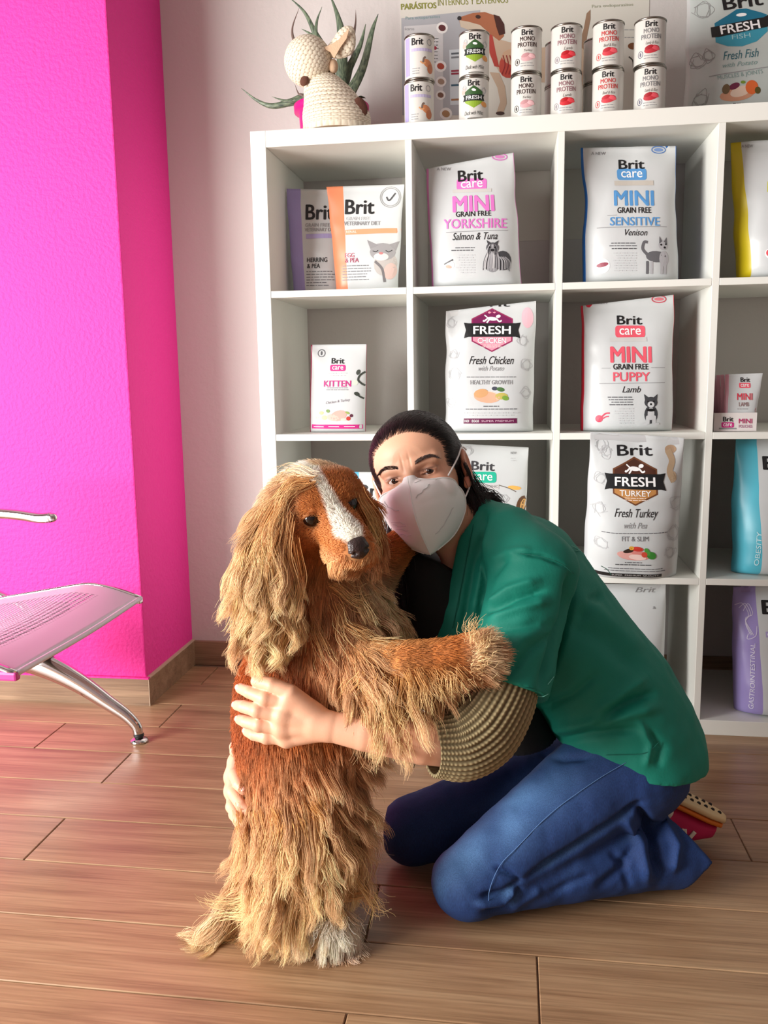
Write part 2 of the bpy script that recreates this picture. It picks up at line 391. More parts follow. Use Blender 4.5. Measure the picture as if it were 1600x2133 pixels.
def small_dog(p, x, y, w, h, dark, light, kind):
    p.begin('dog_picture'); U = lambda a, b: (x+a*w, y+b*h)
    e = lambda a, b, ww, hh, c, r=0.0, o=0.0006: p.ell(*U(a, b), ww*w, hh*h, c, r, o)
    if kind == 'stand':
        e(0.05, 0.05, 0.75, 0.3, dark, 0.05); e(0.33, 0.1, 0.34, 0.42, light, 0, 0.0007)
        for a, l in ((-0.27, dark), (-0.12, light), (0.25, light), (0.38, light)): p.pill(*U(a, 0.34), 0.1*w, 0.34*h, l, 0.3, 0.0007, 'picture')
        e(0.32, -0.26, 0.34, 0.26, light, 0, 0.0008); p.poly([U(0.18, -0.3), U(0.2, -0.5), U(0.3, -0.36)], dark, 0.0009, 'picture'); p.poly([U(0.36, -0.36), U(0.48, -0.48), U(0.48, -0.28)], dark, 0.0009, 'picture')
        p.curve([U(-0.28, 0.0), U(-0.44, -0.15), U(-0.38, -0.33), U(-0.25, -0.33)], 0.1*w, dark); e(0.38, -0.2, 0.09, 0.06, K, 0, 0.001); e(0.25, -0.27, 0.08, 0.05, K, 0, 0.001); e(0.43, -0.29, 0.07, 0.05, K, 0, 0.001)
    elif kind == 'sit':
        e(0.0, 0.15, 0.6, 0.6, dark); e(0.0, 0.12, 0.3, 0.42, light, 0, 0.0007)
        for a in (-0.14, 0.14): p.pill(*U(a, 0.33), 0.17*w, 0.3*h, light, 0.4, 0.0008, 'picture')
        e(0.0, -0.25, 0.58, 0.36, dark, 0, 0.0008); e(0.0, -0.18, 0.3, 0.2, light, 0, 0.0009); e(0.0, -0.19, 0.1, 0.07, K, 0, 0.001); e(-0.13, -0.28, 0.08, 0.06, K, 0, 0.001); e(0.13, -0.28, 0.08, 0.06, K, 0, 0.001)
        for sg in (-1, 1): p.poly([U(sg*0.26, -0.3), U(sg*0.3, -0.52), U(sg*0.1, -0.4)], dark, 0.0009, 'picture'); e(sg*0.26, 0.46, 0.28, 0.09, light, 0, 0.0009)
        e(0.0, 0.0, 0.4, 0.1, K, 0, 0.0009)
    else:
        e(0.2, 0.1, 0.56, 0.62, dark); e(-0.14, 0.1, 0.5, 0.76, (150, 150, 154), 0, 0.0007); e(-0.14, -0.3, 0.42, 0.34, (96, 96, 100), 0, 0.0008)
        r_ = random.Random(4)
        for k in range(26):
            a = -0.42+0.84*k/25; c = r_.choice([(52, 52, 56), (120, 120, 124), (176, 176, 180), (214, 214, 216), (90, 90, 94)]); t0 = -0.12 if a < 0.12 else -0.02; p.curve([U(a*0.7-0.02, t0), U(a+0.02*r_.random(), 0.12), U(a*1.06, 0.34+0.1*r_.random())], 0.026*w, c, 0.0009+0.00001*k)
        for k in range(8):
            a = -0.3+0.32*k/7; p.curve([U(-0.14+(a+0.14)*0.5, -0.4), U(a, -0.25), U(a-0.01, -0.08)], 0.024*w, r_.choice([(60, 60, 64), (130, 130, 134), (190, 190, 194)]), 0.0012)
        e(-0.14, -0.22, 0.13, 0.09, (40, 40, 42), 0, 0.0015); e(-0.23, -0.31, 0.07, 0.05, K, 0, 0.0015); e(-0.06, -0.31, 0.07, 0.05, K, 0, 0.0015)
        for sg in (-1, 1): p.poly([U(-0.14+sg*0.14, -0.38), U(-0.14+sg*0.2, -0.54), U(-0.14+sg*0.04, -0.44)], dark, 0.0013, 'picture')
    p.end()
def hexbadge(p, x, y, w, h, top, bot, sub, ribbon=(24, 26, 28), edge=None):
    X, Y = w/2, h/2; p.begin('hexagon_badge')
    hx = lambda k: [(x, y-Y*k), (x+X*k*0.86, y-Y*0.52*k), (x+X*k*0.86, y+Y*0.52*k), (x, y+Y*k), (x-X*k*0.86, y+Y*0.52*k), (x-X*k*0.86, y-Y*0.52*k)]
    p.poly(hx(1.0), edge or bot, 0.0005); p.poly(hx(0.93), bot, 0.0007)
    q = hx(0.93); p.poly([q[0], q[1], (x+X*0.8, y), (x-X*0.8, y), q[5]], top, 0.0009)
    # running dog
    dx, dy, s_ = x, y-Y*0.52, w/100
    p.ell(dx, dy, 22*s_, 8*s_, WHT, 0.1, 0.0011); p.ell(dx+13*s_, dy-5*s_, 10*s_, 7*s_, WHT, -0.3, 0.0011); p.curve([(dx-10*s_, dy), (dx-16*s_, dy+5*s_), (dx-19*s_, dy+4*s_)], 3.4*s_, WHT, 0.0011); p.curve([(dx-6*s_, dy+2*s_), (dx-11*s_, dy+9*s_)], 3.2*s_, WHT, 0.0011)
    p.curve([(dx+9*s_, dy), (dx+15*s_, dy+6*s_), (dx+20*s_, dy+4*s_)], 3.2*s_, WHT, 0.0011); p.curve([(dx-9*s_, dy-2*s_), (dx-16*s_, dy-8*s_)], 2.4*s_, WHT, 0.0011)
    rb = h*0.31; R = w*0.59
    p.poly([(x-R, y-rb*0.55), (x-R*0.84, y-rb*0.5), (x+R*0.84, y-rb*0.5), (x+R, y-rb*0.55), (x+R*0.92, y), (x+R, y+rb*0.6), (x+R*0.84, y+rb*0.5), (x-R*0.84, y+rb*0.5), (x-R, y+rb*0.6), (x-R*0.92, y)], ribbon, 0.0012)
    p.text('FRESH', x, y, w*0.78, rb*0.62, WHT, 0.02, off=0.0016)
    p.text(sub, x, y+Y*0.48, w*0.6, h*0.12, WHT, 0.01, off=0.0013)
    p.end(); p.fine(x, y+Y*0.68, w*0.5, 2, 4, (250, 235, 225), 1.4)
def sketch(p, pts, seed=0, c=(186, 188, 190)):
    r = random.Random(seed); p.begin('sketch_print')
    for x, y, s_ in pts:
        a0 = r.random()*6
        for k in range(4):
            q = [(x+s_*(0.4+0.6*r.random())*math.cos(a0+t*1.5+k), y+s_*(0.4+0.6*r.random())*math.sin(a0+t*1.5+k)) for t in range(4)]; p.curve(q, 1.1, c, 0.0007)
    p.end()

# ---- top row
PK = (222, 120, 198); BLU = (88, 152, 210); RD = (232, 92, 110)
b, p = make_bag('food_pouch', 'lilac and white pouch lettered HERRING & PEA, half hidden behind the orange one', [(612, 602), (714, 601), (702, 396), (596, 393)], 0.17, 0.05, None, (168, 156, 214), -0.46, 3, 'pouch', 'pouches in the top left compartment')
brit(p, 668, 440, 58, 30); p.text('GRAIN FREE', 664, 465, 50, 7, G); p.text('VETERINARY DIET', 670, 474, 64, 7, G); p.line(641, 487, 705, 486, 9, (178, 168, 216)); p.text('HERRING', 665, 533, 42, 9, K); p.text('& PEA', 658, 545, 27, 9, K); p.fine(672, 556, 58, 6, 5.4, (110, 110, 114), 2, 0, 'l'); p.build(b)
b, p = make_bag('food_pouch', 'orange and white pouch lettered EGG & PEA with a sleeping cat picture', [(702, 601), (829, 601), (841, 384), (680, 389)], 0.13, 0.055, None, (232, 140, 100), -0.55, 5, 'pouch', 'pouches in the top left compartment', wr=0.0035)
brit(p, 751, 430, 62, 30); p.text('GRAIN FREE', 748, 453, 50, 7, LG); p.text('VETERINARY DIET', 757, 463, 76, 8, G); p.line(722, 481, 836, 477, 10, (240, 158, 118)); p.text('RENAL', 735, 480, 22, 5, (250, 230, 220))
p.text('EGG', 732, 527, 20, 9, (190, 90, 110)); p.text('& PEA', 737, 537, 29, 9, (170, 70, 100)); p.fine(748, 548, 62, 6, 5.6, (120, 120, 124), 2, 0, 'l')
p.begin('round_stamp')
for r_ in (21, 18): p.curve(np.vstack([ell_pts(814, 410, r_*2, r_*2, 12), ell_pts(814, 410, r_*2, r_*2, 12)[:1]]), 1.1, G, n=30)
p.curve([(806, 410), (812, 417), (824, 402)], 3, (80, 80, 84)); p.end()
p.begin('cat_picture'); p.ell(806, 545, 46, 50, (190, 184, 180), 0.4); p.ell(800, 521, 52, 36, (158, 156, 158), 0.0, 0.0007); p.ell(797, 531, 30, 16, (222, 216, 214), 0, 0.0009); p.poly([(775, 515), (768, 497), (792, 508)], (150, 148, 150), 0.0008, 'picture'); p.poly([(812, 506), (833, 498), (826, 518)], (150, 148, 150), 0.0008, 'picture')
p.ell(797, 524, 9, 5, (200, 130, 130), 0, 0.001); p.curve([(780, 519), (786, 521), (791, 518)], 1.6, (60, 58, 60), 0.001); p.curve([(806, 518), (812, 521), (819, 517)], 1.6, (60, 58, 60), 0.001); p.ell(816, 560, 26, 34, (216, 186, 178), 0.3, 0.0009); p.curve([(785, 540), (800, 556), (805, 582)], 5, (120, 116, 118), 0.001); p.end(); p.build(b)
b, p = make_bag('kibble_bag', 'white bag with pink lettering MINI YORKSHIRE and a small long-haired dog picture', [(899, 595), (1086, 590), (1069, 318), (888, 352)], 0.075, 0.10, (214, 130, 190), seed=8, group='large kibble bags', wr=0.003)
brit(p, 981, 366, 52, 24, -4); care(p, 984, 385, 62, 25, PK, -3); p.line(945, 399, 1025, 397, 7, (206, 204, 200)); p.text('MINI', 988, 425, 86, 34, PK, 0.025, rot=-2); p.text('GRAIN FREE', 988, 446, 72, 11, K, 0.01, rot=-2); p.text('YORKSHIRE', 991, 466, 128, 20, PK, 0.015, rot=-1); p.line(932, 484, 1058, 479, 1.2, G); p.text('Salmon & Tuna', 991, 492, 92, 15, K, 0.0, 0.35, rot=-1); p.fine(965, 516, 52, 2, 5, (90, 90, 94), 2.2, 0, 'r'); p.fine(972, 531, 40, 8, 5, LG, 1.8, 1, 'r'); small_dog(p, 1036, 535, 62, 64, (70, 70, 74), (206, 206, 208), 'long'); p.ell(937, 551, 24, 20, (250, 250, 250)); p.ell(937, 554, 14, 7, (224, 150, 130), 0.2, 0.0009); p.curve([(927, 549), (935, 545), (946, 540)], 3, (70, 70, 72), 0.0009)
p.text('A NEW', 925, 352, 30, 6, G); p.curve(np.vstack([ell_pts(1041, 327, 30, 13, 12), ell_pts(1041, 327, 30, 13, 12)[:1]]), 2, (200, 110, 180), n=30); p.ell(1041, 327, 20, 7, (206, 130, 186)); p.build(b)
b, p = make_bag('kibble_bag', 'white bag with light blue lettering MINI SENSITIVE and a standing dog picture', [(1216, 586), (1412, 580), (1410, 304), (1210, 308)], 0.08, 0.11, (26, 104, 186), seed=11, group='large kibble bags', waist=0.05)
brit(p, 1315, 343, 54, 20); care(p, 1315, 364, 62, 24, BLU); p.line(1277, 383, 1360, 382, 10, (200, 194, 184)); p.text('MINI', 1317, 414, 86, 32, BLU, 0.025); p.text('GRAIN FREE', 1317, 439, 72, 12, K, 0.012); p.line(1260, 450, 1280, 449, 1, G); p.text('SENSITIVE', 1318, 462, 104, 18, BLU, 0.012); p.line(1240, 475, 1385, 472, 1.2, G); p.text('Venison', 1320, 485, 46, 13, K, 0.0, 0.35); p.fine(1292, 507, 56, 3, 5.5, (90, 90, 94), 2.2, 0, 'r'); p.fine(1296, 527, 48, 8, 5, LG, 1.8, 1, 'r'); small_dog(p, 1357, 530, 56, 76, (104, 104, 108), (182, 182, 186), 'stand'); p.ell(1252, 552, 30, 30, (250, 250, 250)); p.ell(1252, 550, 24, 9, (150, 60, 80), -0.2, 0.0009)
p.text('A NEW', 1247, 319, 30, 6, G); p.curve(np.vstack([ell_pts(1373, 312, 29, 14, 12), ell_pts(1373, 312, 29, 14, 12)[:1]]), 2, (90, 130, 190), n=30); p.ell(1373, 312, 20, 7, (120, 150, 200)); p.build(b)
b, p = make_bag('kibble_bag', 'white bag with yellow side fold at the right edge of the top row', [(1536, 578), (1750, 566), (1742, 282), (1520, 298)], 0.08, 0.12, (206, 186, 20), (206, 186, 20), -0.80, seed=14, group='large kibble bags')
p.poly([(1590, 402), (1660, 400), (1660, 378), (1592, 380)], (206, 206, 60)); p.ell(1592, 528, 24, 22, (250, 250, 250)); p.ell(1590, 527, 16, 15, (222, 80, 90), 0, 0.0009); p.curve([(1596, 522), (1602, 516), (1608, 514)], 3, (222, 80, 90), 0.0009); p.text('A NEW', 1555, 305, 24, 6, G); p.text('MINI', 1650, 430, 86, 32, (206, 196, 50), 0.025); brit(p, 1648, 350, 54, 20); p.fine(1604, 494, 30, 2, 5, (90, 90, 94), 2.2, 2, 'l'); p.build(b)
# ---- second row
b, p = make_bag('kitten_pouch', 'small white pouch with magenta KITTEN lettering alone in its compartment', [(646, 903), (762, 903), (764, 717), (648, 718)], 0.09, 0.05, (150, 30, 70), seed=17, cat='pouch', wob=0.006, wr=0.0012)
MG = (206, 40, 132)
brit(p, 706, 752, 27, 12); care(p, 706, 767, 32, 13, MG); p.fine(706, 778, 44, 2, 5, LG, 1.6); p.text('KITTEN', 706, 800, 56, 13, MG, 0.015); p.fine(706, 809, 50, 2, 4, G, 1.8); p.text('Chicken & Turkey', 708, 838, 50, 7, (120, 110, 120), 0, 0.3, -8)
p.curve(np.vstack([ell_pts(671, 736, 15, 15, 10), ell_pts(671, 736, 15, 15, 10)[:1]]), 1.5, (90, 90, 94), n=24); p.ell(671, 736, 4, 9, (90, 90, 94))
p.begin('food_picture')
for x, y, w_, h_, c, r_ in ((710, 868, 34, 22, (236, 170, 158), -0.3), (698, 872, 26, 14, (240, 190, 176), 0.2), (680, 872, 12, 10, (238, 214, 150), 0), (674, 862, 10, 8, (226, 190, 120), 0), (688, 858, 8, 7, (120, 150, 80), 0.3), (730, 874, 9, 9, (190, 60, 50), 0), (736, 868, 7, 7, (90, 40, 60), 0), (728, 862, 10, 5, (150, 170, 90), 0.4), (720, 876, 12, 6, (244, 200, 188), 0), (665, 872, 8, 6, (240, 220, 170), 0)): p.ell(x, y, w_, h_, c, r_)
p.end()
p.curve([(762, 775), (752, 782), (748, 792), (755, 800), (762, 804)], 4, (60, 66, 60)); p.ell(748, 776, 8, 12, (70, 76, 70), 0.4); p.ell(742, 798, 12, 12, (210, 220, 206)); p.curve([(760, 832), (750, 826), (745, 818)], 3.6, (60, 66, 60)); p.ell(746, 822, 12, 8, (60, 66, 60), 0.5)
p.line(652, 891, 758, 892, 9, MG)
for x in (668, 700, 732): p.line(x-11, 891, x+11, 891.4, 1.6, WHT, 0.0012)
p.build(b)
b, p = make_bag('kibble_bag', 'white bag with maroon FRESH CHICKEN badge beneath the pink lettered bag', [(927, 902), (1111, 902), (1116, 627), (930, 648)], 0.075, 0.10, (214, 216, 216), seed=21, group='large kibble bags')
p.text('Brit', 1029, 633, 66, 12, K, 0.02); hexbadge(p, 1026, 688, 98, 92, (122, 22, 84), (228, 152, 172), 'CHICKEN', edge=(150, 40, 90)); p.text('Fresh Chicken', 1025, 751, 92, 17, K, 0.0, 0.4); p.text('with Potato', 1025, 768, 52, 10, G, 0.0, 0.4); p.fine(1025, 786, 116, 1, 5, (120, 120, 122), 2); p.text('HEALTHY GROWTH', 1025, 797, 86, 9, G); p.fine(1025, 847, 44, 1, 5, (80, 80, 84), 2); p.fine(1025, 853, 116, 1, 5, (90, 90, 94), 2.2); p.fine(1025, 861, 126, 2, 5, LG, 2)
p.begin('food_picture')
for x, y, w_, h_, c, r_ in ((1016, 828, 54, 24, (226, 170, 140), 0.1), (1004, 820, 30, 18, (210, 160, 110), -0.2), (1030, 824, 34, 12, (244, 210, 190), 0.4), (1046, 826, 26, 14, (190, 176, 90), 0), (1054, 830, 14, 10, (120, 160, 60), 0.3), (1044, 812, 16, 9, (70, 110, 60), 0.2), (1032, 810, 12, 8, (60, 64, 80), 0)): p.ell(x, y, w_, h_, c, r_, 0.0006+0.00005*(x % 5))
p.end()
p.line(968, 878, 1078, 878, 11, (104, 24, 72)); p.text('NO   EGGS', 985, 878, 30, 5, WHT); p.text('SUPER PREMIUM', 1038, 878, 66, 4, (220, 180, 200)); sketch(p, [(942, 672, 14), (950, 780, 16), (1090, 710, 14), (1098, 760, 16), (945, 740, 14), (942, 838, 14), (1096, 820, 15)], 2)
p.ell(1098, 662, 24, 44, (236, 190, 202)); p.build(b)
b, p = make_bag('kibble_bag', 'white bag with coral red lettering MINI PUPPY and a sitting puppy picture', [(1210, 899), (1400, 899), (1404, 614), (1211, 637)], 0.08, 0.11, (206, 36, 60), seed=24, group='large kibble bags')
brit(p, 1310, 667, 52, 19); care(p, 1311, 691, 62, 25, RD); p.line(1268, 708, 1345, 707, 9, (204, 204, 202)); p.text('MINI', 1311, 739, 86, 34, RD, 0.025); p.text('GRAIN FREE', 1310, 764, 73, 12, K, 0.012); p.line(1250, 767, 1268, 767, 1, G); p.line(1352, 766, 1382, 766, 1, G); p.text('PUPPY', 1311, 785, 76, 19, RD, 0.015); p.line(1245, 799, 1380, 797, 1.2, G); p.text('Lamb', 1310, 811, 38, 13, K, 0, 0.35); p.fine(1284, 827, 58, 4, 5.2, (90, 90, 94), 2.2, 0, 'r'); p.fine(1294, 851, 40, 7, 5, LG, 1.8, 1, 'r'); small_dog(p, 1349, 854, 46, 64, (64, 66, 70), (206, 208, 210), 'sit'); p.ell(1245, 872, 15, 15, (214, 60, 90)); p.curve([(1250, 868), (1258, 861), (1266, 860)], 3, (214, 60, 90)); p.curve([(1250, 873), (1258, 868), (1264, 867)], 2.4, (214, 60, 90))
p.text('A NEW', 1250, 629, 34, 8, G); p.curve(np.vstack([ell_pts(1373, 623, 29, 14, 12), ell_pts(1373, 623, 29, 14, 12)[:1]]), 2.2, (200, 80, 96), n=30); p.ell(1373, 623, 20, 7, (214, 120, 130)); p.build(b)
# ---- tray of lamb pouches
tray = empty('pouch_tray', tuple(P(1532, 897, 0.06)), 'low white cardboard tray lettered MINI that holds small lamb pouches', 'tray')
A0 = P(1488, 860, 0.03); B0 = P(1577, 860, 0.03); zb0 = zt(2)+0.0008
M_card = mat('white_card', srgb(228, 222, 220), 0.6)
x0, x1, z1 = A0[0], B0[0], A0[2]
for nm, lo, hi in (('tray_front', (x0, 0.028, zb0), (x1, 0.0295, z1)), ('tray_back', (x0, 0.172, zb0), (x1, 0.1735, z1)), ('tray_side', (x0, 0.0295, zb0), (x0+0.0015, 0.172, z1)), ('tray_side', (x1-0.0015, 0.0295, zb0), (x1, 0.172, z1)), ('tray_base', (x0, 0.0295, zb0), (x1, 0.172, zb0+0.0012))): keep(box(nm, lo, hi, M_card), tray)
def tray_map(px, off):
    return np.array([P(a, b_, 0.028-off) for a, b_ in px])
p = Printer(tray_map); brit(p, 1517, 873, 22, 10); care(p, 1516, 885, 26, 11, MG); p.line(1498, 892.5, 1534, 892.5, 3, G); p.text('MINI', 1553, 877, 28, 10, (190, 50, 110)); p.text('POUCHES', 1553, 888, 28, 6, (180, 120, 150)); p.build(tray)
for i in range(5):
    yy = 0.045+i*0.025; sh = -i*4
    b, p = make_bag('lamb_pouch', ['frontmost small pouch lettered MINI LAMB in the white cardboard tray', 'small pink-edged pouch directly behind the frontmost one in the tray', 'middle one of the five small pouches in the tray', 'fourth small pouch back from the lettered front of the tray', 'rearmost small pouch at the back of the cardboard tray'][i], [(1506+sh, 888), (1570+sh, 888), (1590+sh*2.4, 777+i*0.6), (1511+sh*2.4, 780+i*0.6)], yy, 0.016, None, (210, 150, 166), -0.78, 30+i, 'pouch', 'small pouches in the tray', wr=0.0012, zb=zt(2)+0.0035)
    if i == 0:
        brit(p, 1552, 790, 20, 9); care(p, 1551, 801, 24, 10, RD); p.text('MINI', 1550, 823, 32, 13, (214, 60, 80)); p.text('LAMB', 1548, 838, 21, 8, (150, 120, 120)); p.ell(1578, 850, 12, 12, (190, 90, 100)); p.fine(1546, 847, 28, 1, 4, G, 1.6); p.build(b)
# ---- third row
b, p = make_bag('food_pouch', 'pale silver pouch between the dog and the blue striped pouch', [(652, 1206), (768, 1206), (772, 985), (640, 988)], 0.19, 0.05, None, (200, 206, 208), -0.5, 41, 'pouch', zb=zt(3)+0.001); p.build(b)
b, p = make_bag('food_pouch', 'white pouch with light blue stripe partly hidden by the masked woman', [(748, 1206), (836, 1206), (842, 984), (731, 983)], 0.13, 0.055, None, (94, 190, 228), -0.72, 44, 'pouch')
brit(p, 780, 1027, 60, 28); p.curve([(770, 1060), (775, 1075), (790, 1085), (800, 1070)], 2, LG); p.curve([(780, 1120), (790, 1105), (805, 1112), (818, 1104)], 2, (150, 160, 170)); p.ell(775, 1085, 30, 20, (200, 230, 240)); p.build(b)
b, p = make_bag('kibble_bag', 'white bag with teal badge and almond picture behind the green shoulder', [(915, 1204), (1092, 1204), (1101, 932), (921, 922)], 0.10, 0.09, (214, 216, 216), seed=47, group='large kibble bags', wob=0.006, wr=0.0015)
brit(p, 1007, 973, 49, 20, 3, (60, 60, 64)); care(p, 1006, 998, 58, 24, (34, 184, 152), 2); p.line(975, 1017, 1040, 1019, 10, (206, 204, 202)); p.text('HYPOALLERGENIC', 1010, 1018, 56, 5, G); p.ell(1072, 1021, 28, 9, (238, 184, 96), 0.15); p.ell(1089, 1062, 26, 46, (96, 58, 24), 0.15); p.ell(1092, 1062, 17, 34, (226, 172, 96), 0.15, 0.0009); p.curve([(1040, 1015), (1060, 1022), (1075, 1030)], 1.6, (120, 110, 100)); sketch(p, [(975, 940, 14), (960, 965, 12), (1050, 1045, 14)], 7); p.text('NEW', 1070, 944, 12, 5, G); p.fine(1070, 956, 14, 2, 5, LG, 2); p.build(b)
b, p = make_bag('kibble_bag', 'white bag with brown FRESH TURKEY badge leaning out of its compartment', [(1216, 1205), (1408, 1203), (1424, 912), (1228, 899)], 0.045, 0.115, (200, 202, 204), seed=50, group='large kibble bags', ytop=-0.035, wr=0.004, wob=0.03)
p.text('Brit', 1321, 935, 74, 20, K, 0.02); hexbadge(p, 1320, 994, 106, 94, (76, 40, 26), (190, 134, 76), 'TURKEY', edge=(110, 66, 40)); p.text('Fresh Turkey', 1321, 1058, 90, 22, K, 0.0, 0.4); p.text('with Pea', 1319, 1080, 46, 12, G, 0.0, 0.4); p.fine(1318, 1096, 136, 1, 5, (110, 110, 114), 2); p.text('FIT & SLIM', 1318, 1107, 54, 10, (120, 120, 124), 0.0)
p.begin('food_picture')
for k_, (x, y, w_, h_, c, r_) in enumerate(((1316, 1142, 66, 22, (222, 140, 132), 0.05), (1300, 1142, 40, 16, (236, 176, 168), 0.25), (1322, 1146, 36, 12, (246, 214, 206), 0.1), (1304, 1132, 22, 9, (60, 44, 36), -0.2), (1322, 1128, 24, 10, (206, 60, 50), 0.1), (1310, 1126, 10, 8, (226, 170, 60), 0), (1350, 1142, 20, 16, (60, 140, 56), 0.4), (1342, 1134, 10, 18, (80, 160, 70), -0.5), (1336, 1140, 12, 12, (214, 80, 60), 0))): p.ell(x, y, w_, h_, c, r_, 0.0006+0.0001*k_)
p.end()
p.fine(1315, 1158, 40, 1, 5, (90, 90, 94), 2); p.fine(1315, 1163, 96, 1, 5, (70, 70, 74), 2.4); p.fine(1318, 1172, 130, 2, 5, (110, 110, 114), 2); p.line(1232, 1187, 1372, 1188, 8, (34, 32, 32)); p.text('SUPER  PREMIUM  QUALITY', 1318, 1187.5, 96, 4, (200, 200, 200)); sketch(p, [(1250, 925, 18), (1262, 938, 16), (1250, 990, 18), (1245, 1050, 18), (1405, 1040, 20), (1400, 1100, 20), (1390, 1140, 18), (1250, 1120, 16)], 5)
p.curve([(1390, 935), (1398, 955), (1392, 975), (1400, 995)], 13, (186, 160, 130)); p.ell(1398, 986, 16, 22, (196, 170, 140)); p.ell(1396, 934, 24, 16, (180, 150, 122)); p.build(b)
TQ = (88, 190, 212); LV = (160, 146, 206)
b, p = make_bag('kibble_bag', 'bag with broad turquoise side stripe at the right end of the third row', [(1524, 1212), (1742, 1218), (1736, 902), (1532, 912)], 0.085, 0.14, TQ, TQ, -0.54, 53, group='large kibble bags', waist=-0.04)
p.text('Brit', 1633, 963, 98, 30, K, 0.025); p.text('GRAIN FREE', 1634, 993, 76, 8, G); p.text('VETERINARY DIET', 1645, 1003, 96, 8, G); p.line(1592, 1019, 1700, 1019, 11, (120, 196, 216)); p.text('OBESITY', 1565, 1150, 76, 9, (206, 240, 246), 0, 0, -84)
p.build(b)
b, p = make_bag('kibble_bag', 'bag with broad lilac stripe lettered GASTROINTESTINAL on the bottom row', [(1526, 1508), (1712, 1512), (1716, 1216), (1526, 1222)], 0.085, 0.14, LV, LV, -0.48, 56, group='large kibble bags', waist=-0.015)
p.text('Brit', 1632, 1265, 98, 30, K, 0.025); p.line(1586, 1322, 1700, 1322, 12, (176, 164, 212)); p.text('Ga', 1596, 1322, 14, 8, WHT); p.text('HERRING', 1622, 1421, 66, 10, K); p.text('& PEA', 1608, 1433, 38, 10, K); p.fine(1630, 1445, 90, 6, 5.6, (110, 110, 114), 2.2, 3, 'l'); p.text('GASTROINTESTINAL', 1555, 1416, 148, 9, (232, 228, 246), 0.0, 0, -86)
p.begin('flower_drawing')
for k_ in range(3): p.curve([(1530+8*k_, 1262+6*k_), (1545+6*k_, 1258), (1556+4*k_, 1280), (1548, 1300-4*k_), (1556+3*k_, 1325)], 1.4, (226, 220, 244))
p.curve([(1552, 1322), (1550, 1334), (1566, 1326), (1570, 1305)], 1.4, (226, 220, 244)); p.end(); p.build(b)
M_silver = mat('silver_film', srgb(206, 208, 210), 0.3, spec=0.5)
b, p = make_bag('kibble_bag', 'plain pale bag on the bottom row half hidden behind the green back', [(1226, 1502), (1380, 1502), (1388, 1216), (1230, 1216)], 0.07, 0.11, (200, 202, 204), seed=60, group='large kibble bags')
p.text('Brit', 1345, 1229, 44, 11, (150, 150, 152), 0.0, 0.3); p.text('&', 1361, 1267, 6, 6, G); p.build(b)

